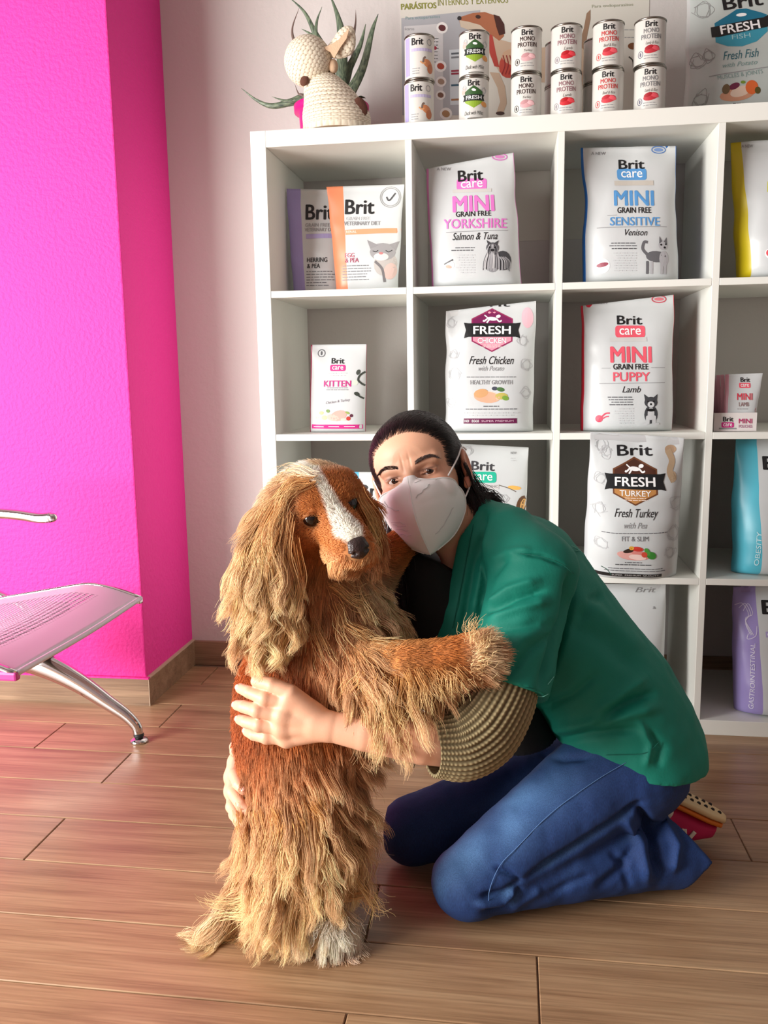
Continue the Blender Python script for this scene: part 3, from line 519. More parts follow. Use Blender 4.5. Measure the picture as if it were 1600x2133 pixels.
# ------------------------------------------------------------------ on top of the shelf: cans, poster, large fish bag
M_tin = mat('tin_metal', srgb(150, 146, 138), 0.25, 1.0)
M_canw = mat('can_label_white', srgb(214, 212, 206), 0.28)
CR, CH = 0.0350, 0.1005
def make_can(xc, yc, z0, label, kind, group=None, turn=0.0):
    root = empty('food_can', (xc, yc, z0), label, 'can', group)
    v, f = lathe_vf([(CR-0.0004, 0.004), (CR, 0.006), (CR, CH-0.006), (CR-0.0004, CH-0.004)], 48, (xc, yc, z0)); keep(mesh_from('can_label', v, f, M_canw), root)
    for nm, pr in (('rim', [(CR-0.004, CH-0.0055), (CR-0.0002, CH-0.005), (CR+0.0009, CH-0.0032), (CR+0.0009, CH-0.001), (CR-0.0005, CH), (CR-0.003, CH-0.0015), (CR-0.004, CH-0.004)]), ('rim', [(CR-0.004, 0.0), (CR-0.0002, 0.0), (CR+0.0009, 0.0015), (CR+0.0009, 0.003), (CR-0.0003, 0.005), (CR-0.004, 0.005)])):
        v, f = lathe_vf(pr, 48, (xc, yc, z0)); keep(mesh_from(nm, v, f, M_tin), root)
    if kind is None: return root
    th0 = math.atan2(CAM[1]-yc, CAM[0]-xc)+turn; S = 0.00107                          # metres per layout unit
    def fm(px, off):
        a = th0+px[:, 0]*S/CR; r = CR+off*0.6; return np.stack([xc+r*np.cos(a), yc+r*np.sin(a), z0+CH-px[:, 1]*S], 1)
    p = Printer(fm, 6.0)
    if kind == 'lilac':
        p.pill(-34, 46, 14, 78, (176, 166, 214), 0.05); brit(p, -8, 17, 26, 15); p.line(-22, 34, 28, 34, 6, (186, 178, 210)); p.begin('roast_picture'); p.ell(16, 62, 26, 16, (206, 132, 88), 0.5); p.ell(22, 72, 16, 20, (186, 108, 66), 0.2, 0.0009); p.curve([(4, 62), (6, 52), (10, 49)], 4, (120, 100, 90)); p.curve([(-2, 58), (4, 62), (10, 60)], 3, (220, 160, 110)); p.end(); p.fine(-10, 72, 20, 3, 5, G, 2, 0, 'l'); p.curve(np.vstack([ell_pts(20, 18, 12, 12, 10), ell_pts(20, 18, 12, 12, 10)[:1]]), 1.2, G, n=20)
    elif kind == 'fresh':
        brit(p, 0, 14, 26, 13); GR = (52, 92, 46); x, y = 0, 42
        p.begin('hexagon_badge'); p.poly([(x, y-22), (x+20, y-10), (x+20, y+12), (x, y+24), (x-20, y+12), (x-20, y-10)], (140, 172, 50)); p.poly([(x, y-22), (x+20, y-10), (x+20, y+2), (x-20, y+2), (x-20, y-10)], GR, 0.0009); p.poly([(x-25, y-4), (x+25, y-4), (x+22, y+2), (x+25, y+9), (x-25, y+9), (x-22, y+2)], (26, 34, 28), 0.0012); p.text('FRESH', x, y+2.5, 34, 8, WHT, 0.01, off=0.002); p.ell(x, y-13, 10, 5, WHT, 0.2, 0.0012); p.end(); p.ell(24, 58, 16, 11, (214, 148, 74), 0.3, 0.0014); p.text('Duck with Millet', 0, 76, 42, 8, (70, 70, 66), 0, 0.35); p.line(-14, 87, 20, 87, 2.5, (110, 108, 100)); sketch(p, [(-22, 24, 7), (24, 30, 8)], 3)
        p.ell(-24, 30, 10, 14, (226, 180, 170), 0.5)
    else:
        c, flav, fc, rd = kind
        brit(p, 0, 14, 25, 12); p.text('MONO', 0, 27, 32, 9, c, 0.012); p.text('PROTEIN', 0, 38.5, 42, 9.5, c, 0.012); p.text(flav, 2, 51, 26 if len(flav) > 6 else 18, 6, (120, 116, 110), 0, 0.35)
        p.begin('meat_picture'); p.ell(2, 64, 32, 15, fc, -0.2); p.ell(10, 62, 18, 8, tuple(min(255, k_+34) for k_ in fc), 0.3, 0.0009); p.ell(-4, 60, 18, 8, tuple(max(0, k_-24) for k_ in fc), -0.3, 0.001); p.end(); p.fine(0, 76, 34, 2, 5, G, 1.8); p.curve(np.vstack([ell_pts(-22, 72, 11, 13, 10), ell_pts(-22, 72, 11, 13, 10)[:1]]), 1.2, rd, n=20); p.ell(-22, 72, 4, 8, rd)
    p.build(root); return root
STK = [(873, 'lilac', 'lilac edged can with a roast picture', 0.10), (987, 'fresh', 'white can with a green FRESH badge', 0.05), (1096, ((66, 48, 44), 'Turkey', (224, 172, 176), (60, 56, 54)), 'white can with dark brown MONO PROTEIN lettering', 0.05), (1179, ((150, 108, 116), 'Lamb', (206, 40, 50), (150, 140, 150)), 'white can with mauve MONO PROTEIN lettering', 0.06), (1266, ((206, 60, 60), 'Beef & Rice', (214, 66, 78), (200, 90, 90)), 'white can with red MONO PROTEIN lettering', 0.05), (1353, ((130, 130, 132), 'Lamb & Rice', (190, 50, 62), (110, 110, 130)), 'white can with grey MONO PROTEIN lettering', 0.08)]
for i, (px, kind, lab, tr) in enumerate(STK):
    c0 = P(px, 200, 0.06); c1 = P(px, 95, 0.06)
    make_can(c0[0], 0.06, H+0.0006, lab+', lower one of its stack', kind, 'stacked food cans', tr-0.05); make_can(c1[0]+0.001, 0.06+0.002*(i % 2), H+0.0006+CH+0.0002, lab+', standing on top of its twin', kind, 'stacked food cans', tr)
for px, lab in ((1166, 'behind the mauve lettered stack'), (1246, 'behind the red lettered stack')):
    c0 = P(px, 150, 0.16)
    for k_ in range(2): make_can(c0[0], 0.16, H+0.0006+k_*(CH+0.0002), ('upper' if k_ else 'lower')+' plain can '+lab, None, 'food cans in the rear row')
poster = empty('wall_poster', tuple(P(1090, 120, WY-0.002)), 'veterinary wall poster headed PARÁSITOS with a dog anatomy picture', 'poster')
a, c = P(836, 160, WY), P(1348, 160, WY)
keep(box('sheet', (a[0], WY-0.0016, 1.25), (c[0], WY-0.0002, 1.98), mat('poster_paper', srgb(214, 211, 200), 0.5)), poster)
pm = lambda px, off: np.array([P(q[0], q[1], WY-0.0016-off*0.8) for q in px])
p = Printer(pm, 60)
OL = (136, 138, 60)
p.text('PARÁSITOS', 872, 11, 74, 16, OL, 0.02, rot=-2.5); p.text('INTERNOS Y EXTERNOS', 985, 2, 146, 14, OL, 0.0, rot=-2.5)
p.poly([(836, 38), (1000, 21), (1000, 240), (838, 240)], (172, 174, 178)); p.poly([(842, 55), (923, 49), (923, 270), (846, 270)], (206, 206, 206), 0.0009); p.text('Para ectoparasitos', 881, 37, 72, 8, (116, 150, 150), 0, 0, -3); p.poly([(936, 104), (960, 102), (958, 218), (938, 219)], (206, 214, 218), 0.0009)
for x, y, r_, c in ((921, 58, 12, (92, 40, 42)), (918, 138, 12, (170, 70, 48)), (919, 170, 11, (166, 140, 120)), (918, 198, 10, (120, 84, 66)), (929, 237, 13, (170, 130, 90))):
    p.ell(x, y, r_*2, r_*2, (236, 234, 230), 0, 0.001); p.ell(x, y, r_*1.3, r_*1.1, c, 0.4, 0.0014)
p.text('ácaros', 853, 60, 20, 6, G); p.ell(906, 100, 8, 8, (150, 40, 60), 0, 0.0012); p.fine(905, 80, 20, 8, 7, (150, 150, 150), 1.6)
for y, c in ((112, (90, 100, 106)), (120, (120, 124, 128)), (148, (150, 50, 70)), (154, (150, 50, 70)), (178, (50, 90, 110)), (208, (160, 110, 70))): p.line(940, y, 956, y-1, 4, c, 0.0012)
p.text('Para endoparasitos', 1276, 12, 86, 8, (160, 164, 140), 0, 0, -3)
BR_ = (150, 78, 50); CRM = (196, 172, 148); RDM = (176, 66, 56)
p.begin('dog_picture'); p.poly([(955, 37), (966, 33), (985, 27), (1010, 25), (1030, 32), (1044, 52), (1050, 75), (1040, 85), (1020, 70), (1000, 66), (975, 62), (960, 56)], (168, 104, 72), 0.001, 'picture'); p.poly([(957, 42), (975, 45), (1000, 52), (1016, 66), (1000, 67), (975, 62), (960, 56)], (206, 190, 168), 0.0014, 'picture'); p.ell(957, 38, 9, 9, (40, 40, 42), 0, 0.0016); p.ell(996, 35, 11, 8, (60, 36, 30), 0.2, 0.0016); p.poly([(1028, 30), (1040, 34), (1050, 50), (1052, 70), (1040, 74), (1034, 56)], (70, 36, 30), 0.0016, 'picture')
p.poly([(1010, 66), (1040, 82), (1062, 88), (1120, 100), (1200, 92), (1222, 100), (1236, 130), (1230, 165), (1180, 176), (1110, 170), (1066, 160), (1040, 150), (1020, 115)], CRM, 0.0008, 'picture'); p.poly([(1016, 68), (1026, 74), (1032, 105), (1040, 140), (1030, 138), (1020, 110)], RDM, 0.0012, 'picture'); p.ell(1062, 135, 44, 56, (186, 74, 60), 0.3, 0.0011); p.ell(1085, 120, 80, 40, (200, 164, 134), 0.1, 0.00115)
for k_ in range(5): p.curve([(1048+k_*7, 115), (1052+k_*7, 135), (1046+k_*7, 155)], 2.2, (140, 40, 40), 0.0015)
p.poly([(1020, 150), (1040, 152), (1052, 180), (1056, 215), (1048, 236), (1034, 236), (1042, 212), (1036, 182)], CRM, 0.001, 'picture'); p.ell(1042, 236, 18, 8, (70, 50, 44), 0, 0.0014); p.poly([(1205, 95), (1216, 60), (1222, 28), (1230, 20), (1230, 40), (1222, 80), (1226, 110)], (150, 120, 96), 0.001, 'picture'); p.poly([(1210, 150), (1232, 140), (1228, 190), (1230, 240), (1212, 240), (1214, 190)], (176, 152, 130), 0.001, 'picture')
p.end(); p.ell(1318, 96, 20, 14, (120, 74, 40), 0, 0.001); p.curve([(1310, 118), (1318, 126), (1320, 140)], 3, (80, 76, 66)); p.fine(1312, 62, 24, 1, 6, G, 1.6); p.fine(1312, 78, 24, 1, 6, G, 1.6)
p.build(poster)
fb, p = make_bag('kibble_bag', 'large bag with turquoise FRESH FISH badge on top of the shelf', [(1424, 262), (1665, 250), (1660, -110), (1434, -95)], 0.27, 0.09, (196, 198, 196), seed=63, group='large kibble bags', film=add_bump(mat('pale_green_film', srgb(190, 198, 194), 0.35), 14, 0.2, 0.006))
p.text('Brit', 1543, 2, 84, 26, K, 0.025, rot=-8); p.begin('fish_badge'); p.poly([(1484, 46), (1512, 30), (1530, 18), (1550, 16), (1580, 24), (1592, 28), (1592, 62), (1570, 82), (1540, 92), (1510, 92), (1486, 84)], (60, 152, 176)); p.poly([(1484, 46), (1512, 30), (1530, 18), (1550, 16), (1580, 24), (1590, 28), (1590, 34), (1486, 54)], (22, 112, 142), 0.0009)
p.poly([(1476, 54), (1490, 52), (1540, 42), (1585, 34), (1600, 26), (1594, 40), (1602, 50), (1585, 55), (1540, 64), (1492, 74), (1478, 74), (1484, 64)], (26, 26, 26), 0.0012); p.text('FRESH', 1536, 54, 82, 18, WHT, 0.02, 0, -9, 0.0018); p.text('FISH', 1538, 72, 38, 9, (170, 214, 220), 0, 0, -7, 0.0014); p.ell(1540, 29, 22, 7, WHT, -0.1, 0.0012); p.end(); p.text('Fresh Fish', 1536, 108, 74, 17, (50, 106, 118), 0.0, 0.4, -6); p.text('with Potato', 1534, 127, 72, 9, (130, 160, 156), 0, 0.4, -6); p.line(1470, 152, 1600, 132, 1.6, G); p.text('MUSCLES & JOINTS', 1534, 150, 94, 11, (140, 166, 162), 0.0, 0, -8)
p.begin('food_picture')
for k_, (x, y, w_, h_, c, r_) in enumerate(((1528, 188, 72, 26, (206, 150, 120), -0.15), (1535, 182, 44, 20, (226, 200, 180), -0.3), (1522, 172, 24, 12, (110, 36, 66), -0.4), (1558, 174, 26, 28, (222, 106, 50), 0), (1505, 178, 16, 20, (110, 88, 60), 0.3), (1570, 180, 12, 14, (90, 80, 30), 0), (1540, 164, 10, 6, (120, 150, 50), 0))): p.ell(x, y, w_, h_, c, r_, 0.0006+0.0001*k_)
p.end()
p.fine(1534, 206, 30, 1, 5, (80, 80, 80), 2); p.fine(1536, 211, 110, 1, 5, (80, 80, 80), 2.4); sketch(p, [(1460, 18, 26), (1448, 120, 20), (1455, 195, 22), (1470, 110, 16)], 9, (150, 152, 150)); p.build(fb)

# ------------------------------------------------------------------ aloe in a magenta pot, crochet toy
pot_c = P(690, 200, 0.23); pot = empty('aloe_plant', (pot_c[0], 0.23, H+0.0005), 'spiky green aloe in a magenta plastic pot behind the crochet toy', 'plant')
M_pot = mat('magenta_plastic', srgb(214, 30, 128), 0.4)
v, f = lathe_vf([(0.078, 0.0), (0.080, 0.01), (0.085, 0.092), (0.086, 0.094), (0.097, 0.096), (0.098, 0.112), (0.094, 0.114), (0.086, 0.108), (0.070, 0.1)], 40, (pot_c[0], 0.23, H+0.0005)); pot_m = keep(mesh_from('pot', v, f, M_pot), pot)
v, f = lathe_vf([(0.0702, 0.094), (0.071, 0.1), (0.03, 0.104), (0.001, 0.104)], 32, (pot_c[0], 0.23, H+0.0005)); sub(mesh_from('soil', v, f, mat('soil', srgb(60, 42, 32), 0.95)), pot_m)
M_aloe = mat('aloe_skin', srgb(84, 106, 84), 0.45); n_, l_, b_ = nodes(M_aloe)
tn = n_.new('ShaderNodeTexNoise'); tn.inputs['Scale'].default_value = 18; cr = n_.new('ShaderNodeValToRGB'); cr.color_ramp.elements[0].color = srgb(52, 70, 58); cr.color_ramp.elements[1].color = srgb(124, 140, 112); cr.color_ramp.elements[0].position = 0.3; cr.color_ramp.elements[1].position = 0.7; l_.new(tn.outputs[0], cr.inputs[0]); l_.new(cr.outputs[0], b_.inputs['Base Color'])
M_aloe2 = mat('aloe_dry_leaf', srgb(112, 92, 84), 0.6)
for i, (pts, r, dry) in enumerate((
    ([(640, 150), (616, 95), (609, 60), (623, 17)], 6, 1), ([(690, 150), (672, 98), (655, 66), (634, 25), (600, -8)], 11, 0), ([(675, 150), (659, 80), (660, 45), (671, 14)], 8, 0),
    ([(672, 150), (658, 84), (645, 70), (628, 60)], 8, 0), ([(712, 150), (711, 75), (704, 35), (686, -15)], 15, 0), ([(730, 150), (737, 75), (741, 45), (741, 20)], 5, 1),
    ([(712, 190), (725, 147), (750, 95), (762, 50)], 15, 0), ([(730, 192), (756, 140), (775, 65), (788, 29)], 17, 0), ([(640, 205), (606, 213), (567, 221), (535, 209), (503, 184)], 11, 0), ([(650, 206), (599, 210), (580, 206), (566, 201)], 5, 0), ([(745, 205), (757, 203), (762, 205)], 4, 0), ([(632, 200), (622, 195), (614, 175)], 4, 1))):
    yl = 0.23-0.012*((i*7) % 5-2); w = [P(a, c, yl+0.01*math.sin(i)) for a, c in pts]
    path = [np.array([pot_c[0]+(w[0][0]-pot_c[0])*0.35, 0.23, H+0.095])]+w; pth = catmull(path, 28); rr = r*0.00102*np.interp(np.linspace(0, 1, 28), [0, 0.25, 0.6, 1], [0.8, 1.0, 0.62, 0.05])
    v, f = tube_vf(pth, rr, 10, 0.45); keep(mesh_from('leaf', v, f, M_aloe2 if dry else M_aloe), pot)

M_croc = attr_color(mat('cream_crochet', srgb(232, 220, 196), 0.85)); M_tan = add_bump(mat('tan_felt', srgb(214, 182, 150), 0.9), 300, 0.4, 0.002); M_brn = add_bump(mat('brown_felt', srgb(96, 58, 44), 0.9), 300, 0.4, 0.002); M_blk = mat('black_bead', srgb(16, 14, 14), 0.2)
def crochet(name, ring, nr, ns, parent, rows, cols, amp=0.0016, nearc=(236, 226, 204), holec=(150, 122, 92)):
    "surface of revolution-like shape: ring(t) -> centre, radius x, radius y, axis vectors; rows of raised stitches"
    v = []; c = []
    for i in range(nr):
        t = i/(nr-1); ce, ru, rv, U_, V_ = ring(t)
        for j in range(ns):
            a = 2*math.pi*j/ns; sgn = math.cos(math.pi*rows*t)*math.cos(cols*a+(math.pi/2 if int(rows*t+0.5) % 2 else 0)); k = (abs(math.sin(math.pi*rows*t))*0.6+abs(math.sin(cols*a*0.5+(int(rows*t)) % 2*1.57))*0.7)
            d = amp*(min(1.0, k)-0.5); q = ce+(ru+d*min(1, ru/0.01))*math.cos(a)*U_+(rv+d*min(1, rv/0.01))*math.sin(a)*V_; v.append(q)
            h = np.clip((0.75-k)/0.5, 0, 1); c.append((1-h)*np.array(srgb(*nearc)[:3])+h*np.array(srgb(*holec)[:3]))  # brown yarn gaps, with the shade of the recesses painted into the colour
    f = [(i*ns+j, i*ns+(j+1) % ns, (i+1)*ns+(j+1) % ns, (i+1)*ns+j) for i in range(nr-1) for j in range(ns)]
    f.append(tuple(range(ns))[::-1]); f.append(tuple(range((nr-1)*ns, nr*ns)))
    return keep(mesh_from(name, v, f, M_croc, None, True, None, c), parent)
YT = 0.060; mt = np.linalg.norm(P(701, 130, YT)-P(700, 130, YT))
tb = P(700, 258, YT); toy = empty('crochet_toy', (tb[0], YT, H+0.0005), 'cream crochet animal toy with tan ear and brown patches beside the plant', 'toy')
ex_, ey_, ez_ = np.array([1., 0, 0]), np.array([0, 1., 0]), np.array([0, 0, 1.])
zb_ = H+0.0005
cen = [(702, 268, 70), (702, 258, 70), (700, 240, 69), (694, 215, 60), (684, 190, 50), (676, 172, 40), (672, 158, 26), (671, 152, 6)]
def body_ring(t):
    q = catmull(np.array(cen, float), 101)[int(t*100)]; w = P(q[0], q[1], YT); w[2] = max(w[2], zb_) if t > 0.02 else zb_
    return w, q[2]*mt, q[2]*mt*0.86, ex_, ey_
crochet('toy_body', body_ring, 150, 160, toy, 20, 34)
hc = P(642, 128, YT-0.008); HR = 49*mt
def head_ring(t):
    a = math.pi*(0.02+0.96*t); return hc-np.array([math.cos(a)*HR*0.86, 0, math.cos(a)*HR*-0.5])*1.0, HR*math.sin(a), HR*math.sin(a)*0.95, np.array([0.5, 0, 0.866]), ey_
crochet('toy_head', head_ring, 120, 140, toy, 18, 30)
M_base = mat('tan_base', srgb(206, 186, 150), 0.9)
def blob(name, c, r, m, parent, rot=(0, 0, 0), n=20):
    bm = bmesh.new(); bmesh.ops.create_uvsphere(bm, u_segments=n, v_segments=n//2+2, radius=1.0); M4 = Matrix.Translation(Vector(c)) @ Euler(rot).to_matrix().to_4x4() @ Matrix.Diagonal((*r, 1))
    bmesh.ops.transform(bm, matrix=M4, verts=bm.verts); me = bpy.data.meshes.new(name); bm.to_mesh(me); bm.free(); o = obj(name, me, None, m, True); keep(o, parent); return o
q = P(683, 264, YT-0.042); q[2] = zb_+0.006; blob('base_patch', q, (0.046, 0.012, 0.006), M_base, toy)
def toy_at(px, py, dy): return P(px, py, YT-dy)
blob('toy_eye', toy_at(610, 104, 0.036), (0.0045, 0.0045, 0.0055), M_blk, toy); blob('nose_patch', toy_at(634, 168, 0.040), (0.010, 0.006, 0.013), M_brn, toy, (0, 0.5, 0)); blob('body_patch', toy_at(752, 222, 0.034), (0.015, 0.006, 0.022), M_brn, toy, (0, -0.45, 0.45))
# ear: folded crochet lobe with a tan lining
def ear_ring(t):
    q = catmull(np.array([(676, 112, 4), (690, 110, 14), (708, 100, 22), (722, 84, 24), (731, 68, 16), (736, 58, 3)], float), 101)[int(t*100)]; w = P(q[0], q[1], YT-0.012)
    return w, q[2]*mt, q[2]*mt*0.5, np.array([0.6, 0, -0.8]), ey_
ear_m = crochet('toy_ear', ear_ring, 60, 80, toy, 9, 14)
v = [P(a, c, YT-0.035) for a, c in ((672, 100), (690, 92), (706, 82), (716, 70), (728, 58), (722, 80), (708, 100), (696, 122), (688, 108))]
v2 = [q+np.array([0, 0.004, 0]) for q in v]; n9 = len(v); sub(mesh_from('ear_lining', v+v2, [tuple(range(n9))[::-1], tuple(range(n9, 2*n9))]+[(i, (i+1) % n9, n9+(i+1) % n9, n9+i) for i in range(n9)], M_tan, None, False), ear_m)
blob('ear_root', P(694, 138, YT-0.01), (0.012, 0.014, 0.016), M_tan, toy)

# ------------------------------------------------------------------ waiting bench (end seat) with perforated steel pan
M_chrome = mat('chrome', srgb(214, 214, 214), 0.10, 1.0)
M_steel = mat('perforated_steel', srgb(204, 198, 208), 0.42, 0.22)
n_, l_, b_ = nodes(M_steel)
uvn = n_.new('ShaderNodeAttribute'); uvn.attribute_name = 'holes'; fr = n_.new('ShaderNodeVectorMath'); fr.operation = 'FRACTION'; l_.new(uvn.outputs['Vector'], fr.inputs[0])
sb = n_.new('ShaderNodeVectorMath'); sb.operation = 'SUBTRACT'; sb.inputs[1].default_value = (0.5, 0.5, 0); l_.new(fr.outputs[0], sb.inputs[0])
sx = n_.new('ShaderNodeSeparateXYZ'); l_.new(sb.outputs[0], sx.inputs[0]); cb = n_.new('ShaderNodeCombineXYZ'); l_.new(sx.outputs[0], cb.inputs[0]); l_.new(sx.outputs[1], cb.inputs[1])
ln = n_.new('ShaderNodeVectorMath'); ln.operation = 'LENGTH'; l_.new(cb.outputs[0], ln.inputs[0])
lt = n_.new('ShaderNodeMath'); lt.operation = 'LESS_THAN'; lt.inputs[1].default_value = 0.34; l_.new(ln.outputs['Value'], lt.inputs[0])
sxa = n_.new('ShaderNodeSeparateXYZ'); l_.new(uvn.outputs['Vector'], sxa.inputs[0]); ml = n_.new('ShaderNodeMath'); ml.operation = 'MULTIPLY'; l_.new(lt.outputs[0], ml.inputs[0]); l_.new(sxa.outputs[2], ml.inputs[1])
tr = n_.new('ShaderNodeBsdfTransparent'); mxs = n_.new('ShaderNodeMixShader'); out = n_['Material Output']; l_.new(ml.outputs[0], mxs.inputs[0]); l_.new(b_.outputs[0], mxs.inputs[1]); l_.new(tr.outputs[0], mxs.inputs[2]); l_.new(mxs.outputs[0], out.inputs['Surface'])
bench = empty('waiting_bench', (-0.42, -0.5, 0), 'chrome waiting bench with perforated steel seat beside the magenta pillar', 'bench')
XF, YA, YB = -0.205, -0.312, -0.815                     # front edge, far and near ends of the seat
nu, nvv = 40, 60; V = []; HO = []
for i in range(nu):
    a = i/(nu-1); d = a*0.44                            # distance back from the front lip
    for j in range(nvv):
        b__ = j/(nvv-1); y = YA+(YB-YA)*b__
        z = 0.398+0.030*math.sin(min(1, d/0.13)*math.pi/2)-0.055*max(0, d-0.13)/0.3-0.012*math.sin(math.pi*b__)*min(1, d/0.12)
        V.append((XF-d, y, z)); inside = 1.0 if (0.07 < d < 0.42 and 0.06 < (YA-y) < (YA-YB)-0.06) else 0.0
        HO.append((d/0.0125, (YA-y)/0.0085, inside))
F = [(i*nvv+j, i*nvv+j+1, (i+1)*nvv+j+1, (i+1)*nvv+j) for i in range(nu-1) for j in range(nvv-1)]
so = mesh_from('seat_pan', V, F, M_steel, None, True); at = so.data.attributes.new('holes', 'FLOAT_VECTOR', 'POINT'); at.data.foreach_set('vector', np.array(HO).ravel()); so.modifiers.new('solidify', 'SOLIDIFY').thickness = 0.002; keep(so, bench)
rims = so
def zs(d): return 0.398+0.030*math.sin(min(1, d/0.13)*math.pi/2)-0.055*max(0, d-0.13)/0.3
for yy in (YA, YB):
    keep(tube('seat_rim', [(XF-d, yy, zs(d)) for d in np.linspace(0, 0.44, 12)], 0.006, M_chrome, None, 30, 10), bench)
keep(tube('seat_lip', [(XF, YA, 0.398), (XF+0.003, (YA+YB)/2, 0.395), (XF, YB, 0.398)], 0.0055, M_steel, None, 30, 10), bench)
bx_ = P(287, 1245, YA)
for yy in (YA, YB):
    keep(box('end_cap', (XF-0.05, yy-0.008, 0.386), (XF+0.004, yy+0.008, 0.402), mat('rim_plastic', srgb(190, 60, 140), 0.4) if yy == YB else M_chrome, None, 0.004, 2), bench)
keep(box('beam', (-0.56, -1.0, 0.285), (-0.48, -0.12, 0.335), mat('dark_steel', srgb(60, 60, 64), 0.35, 0.6), None, 0.006, 2), bench)
YL = -0.196
lp = [P(40, 1368, YL), P(95, 1386, YL), P(160, 1420, YL), P(225, 1464, YL), P(262, 1490, YL), P(283, 1512, YL), P(288, 1530, YL)]
leg_m = keep(tube('leg', lp, [0.034, 0.033, 0.026, 0.019, 0.016, 0.014, 0.0125], M_chrome, None, 40, 20, 0.7), bench)
fc_ = np.array([-0.2835, YL, 0.0])
v, f = lathe_vf([(0.021, 0.0), (0.0225, 0.002), (0.021, 0.007), (0.012, 0.011), (0.006, 0.012), (0.006, 0.034)], 28, tuple(fc_)); sub(mesh_from('foot_pad', v, f, M_chrome), leg_m)
v, f = lathe_vf([(0.012, 0.014), (0.0125, 0.016), (0.0125, 0.020), (0.009, 0.022)], 24, tuple(fc_)); sub(mesh_from('foot_nut', v, f, mat('black_rubber', srgb(24, 22, 24), 0.6)), leg_m)
YR = -0.25
arm_m = keep(tube('armrest', [P(-120, 1068, YR), P(-40, 1068, YR), P(30, 1072, YR), P(80, 1079, YR), P(106, 1078, YR)], 0.0125, M_chrome, None, 40, 16, 0.8), bench)
sub(blob('armrest_cap', P(108, 1078, YR), (0.013, 0.011, 0.0115), M_chrome, bench), arm_m)
keep(tube('back_frame', [P(-60, 1205, YR), P(-10, 1235, YR), P(45, 1260, YR), P(70, 1290, YR)], 0.010, M_chrome, None, 24, 12), bench)
keep(tube('rear_leg', [(-0.54, YL, 0.31), (-0.72, YL, 0.2), (-0.80, YL, 0.1), (-0.81, YL, 0.0)], [0.028, 0.022, 0.015, 0.013], M_chrome, None, 24, 16, 0.7), bench)

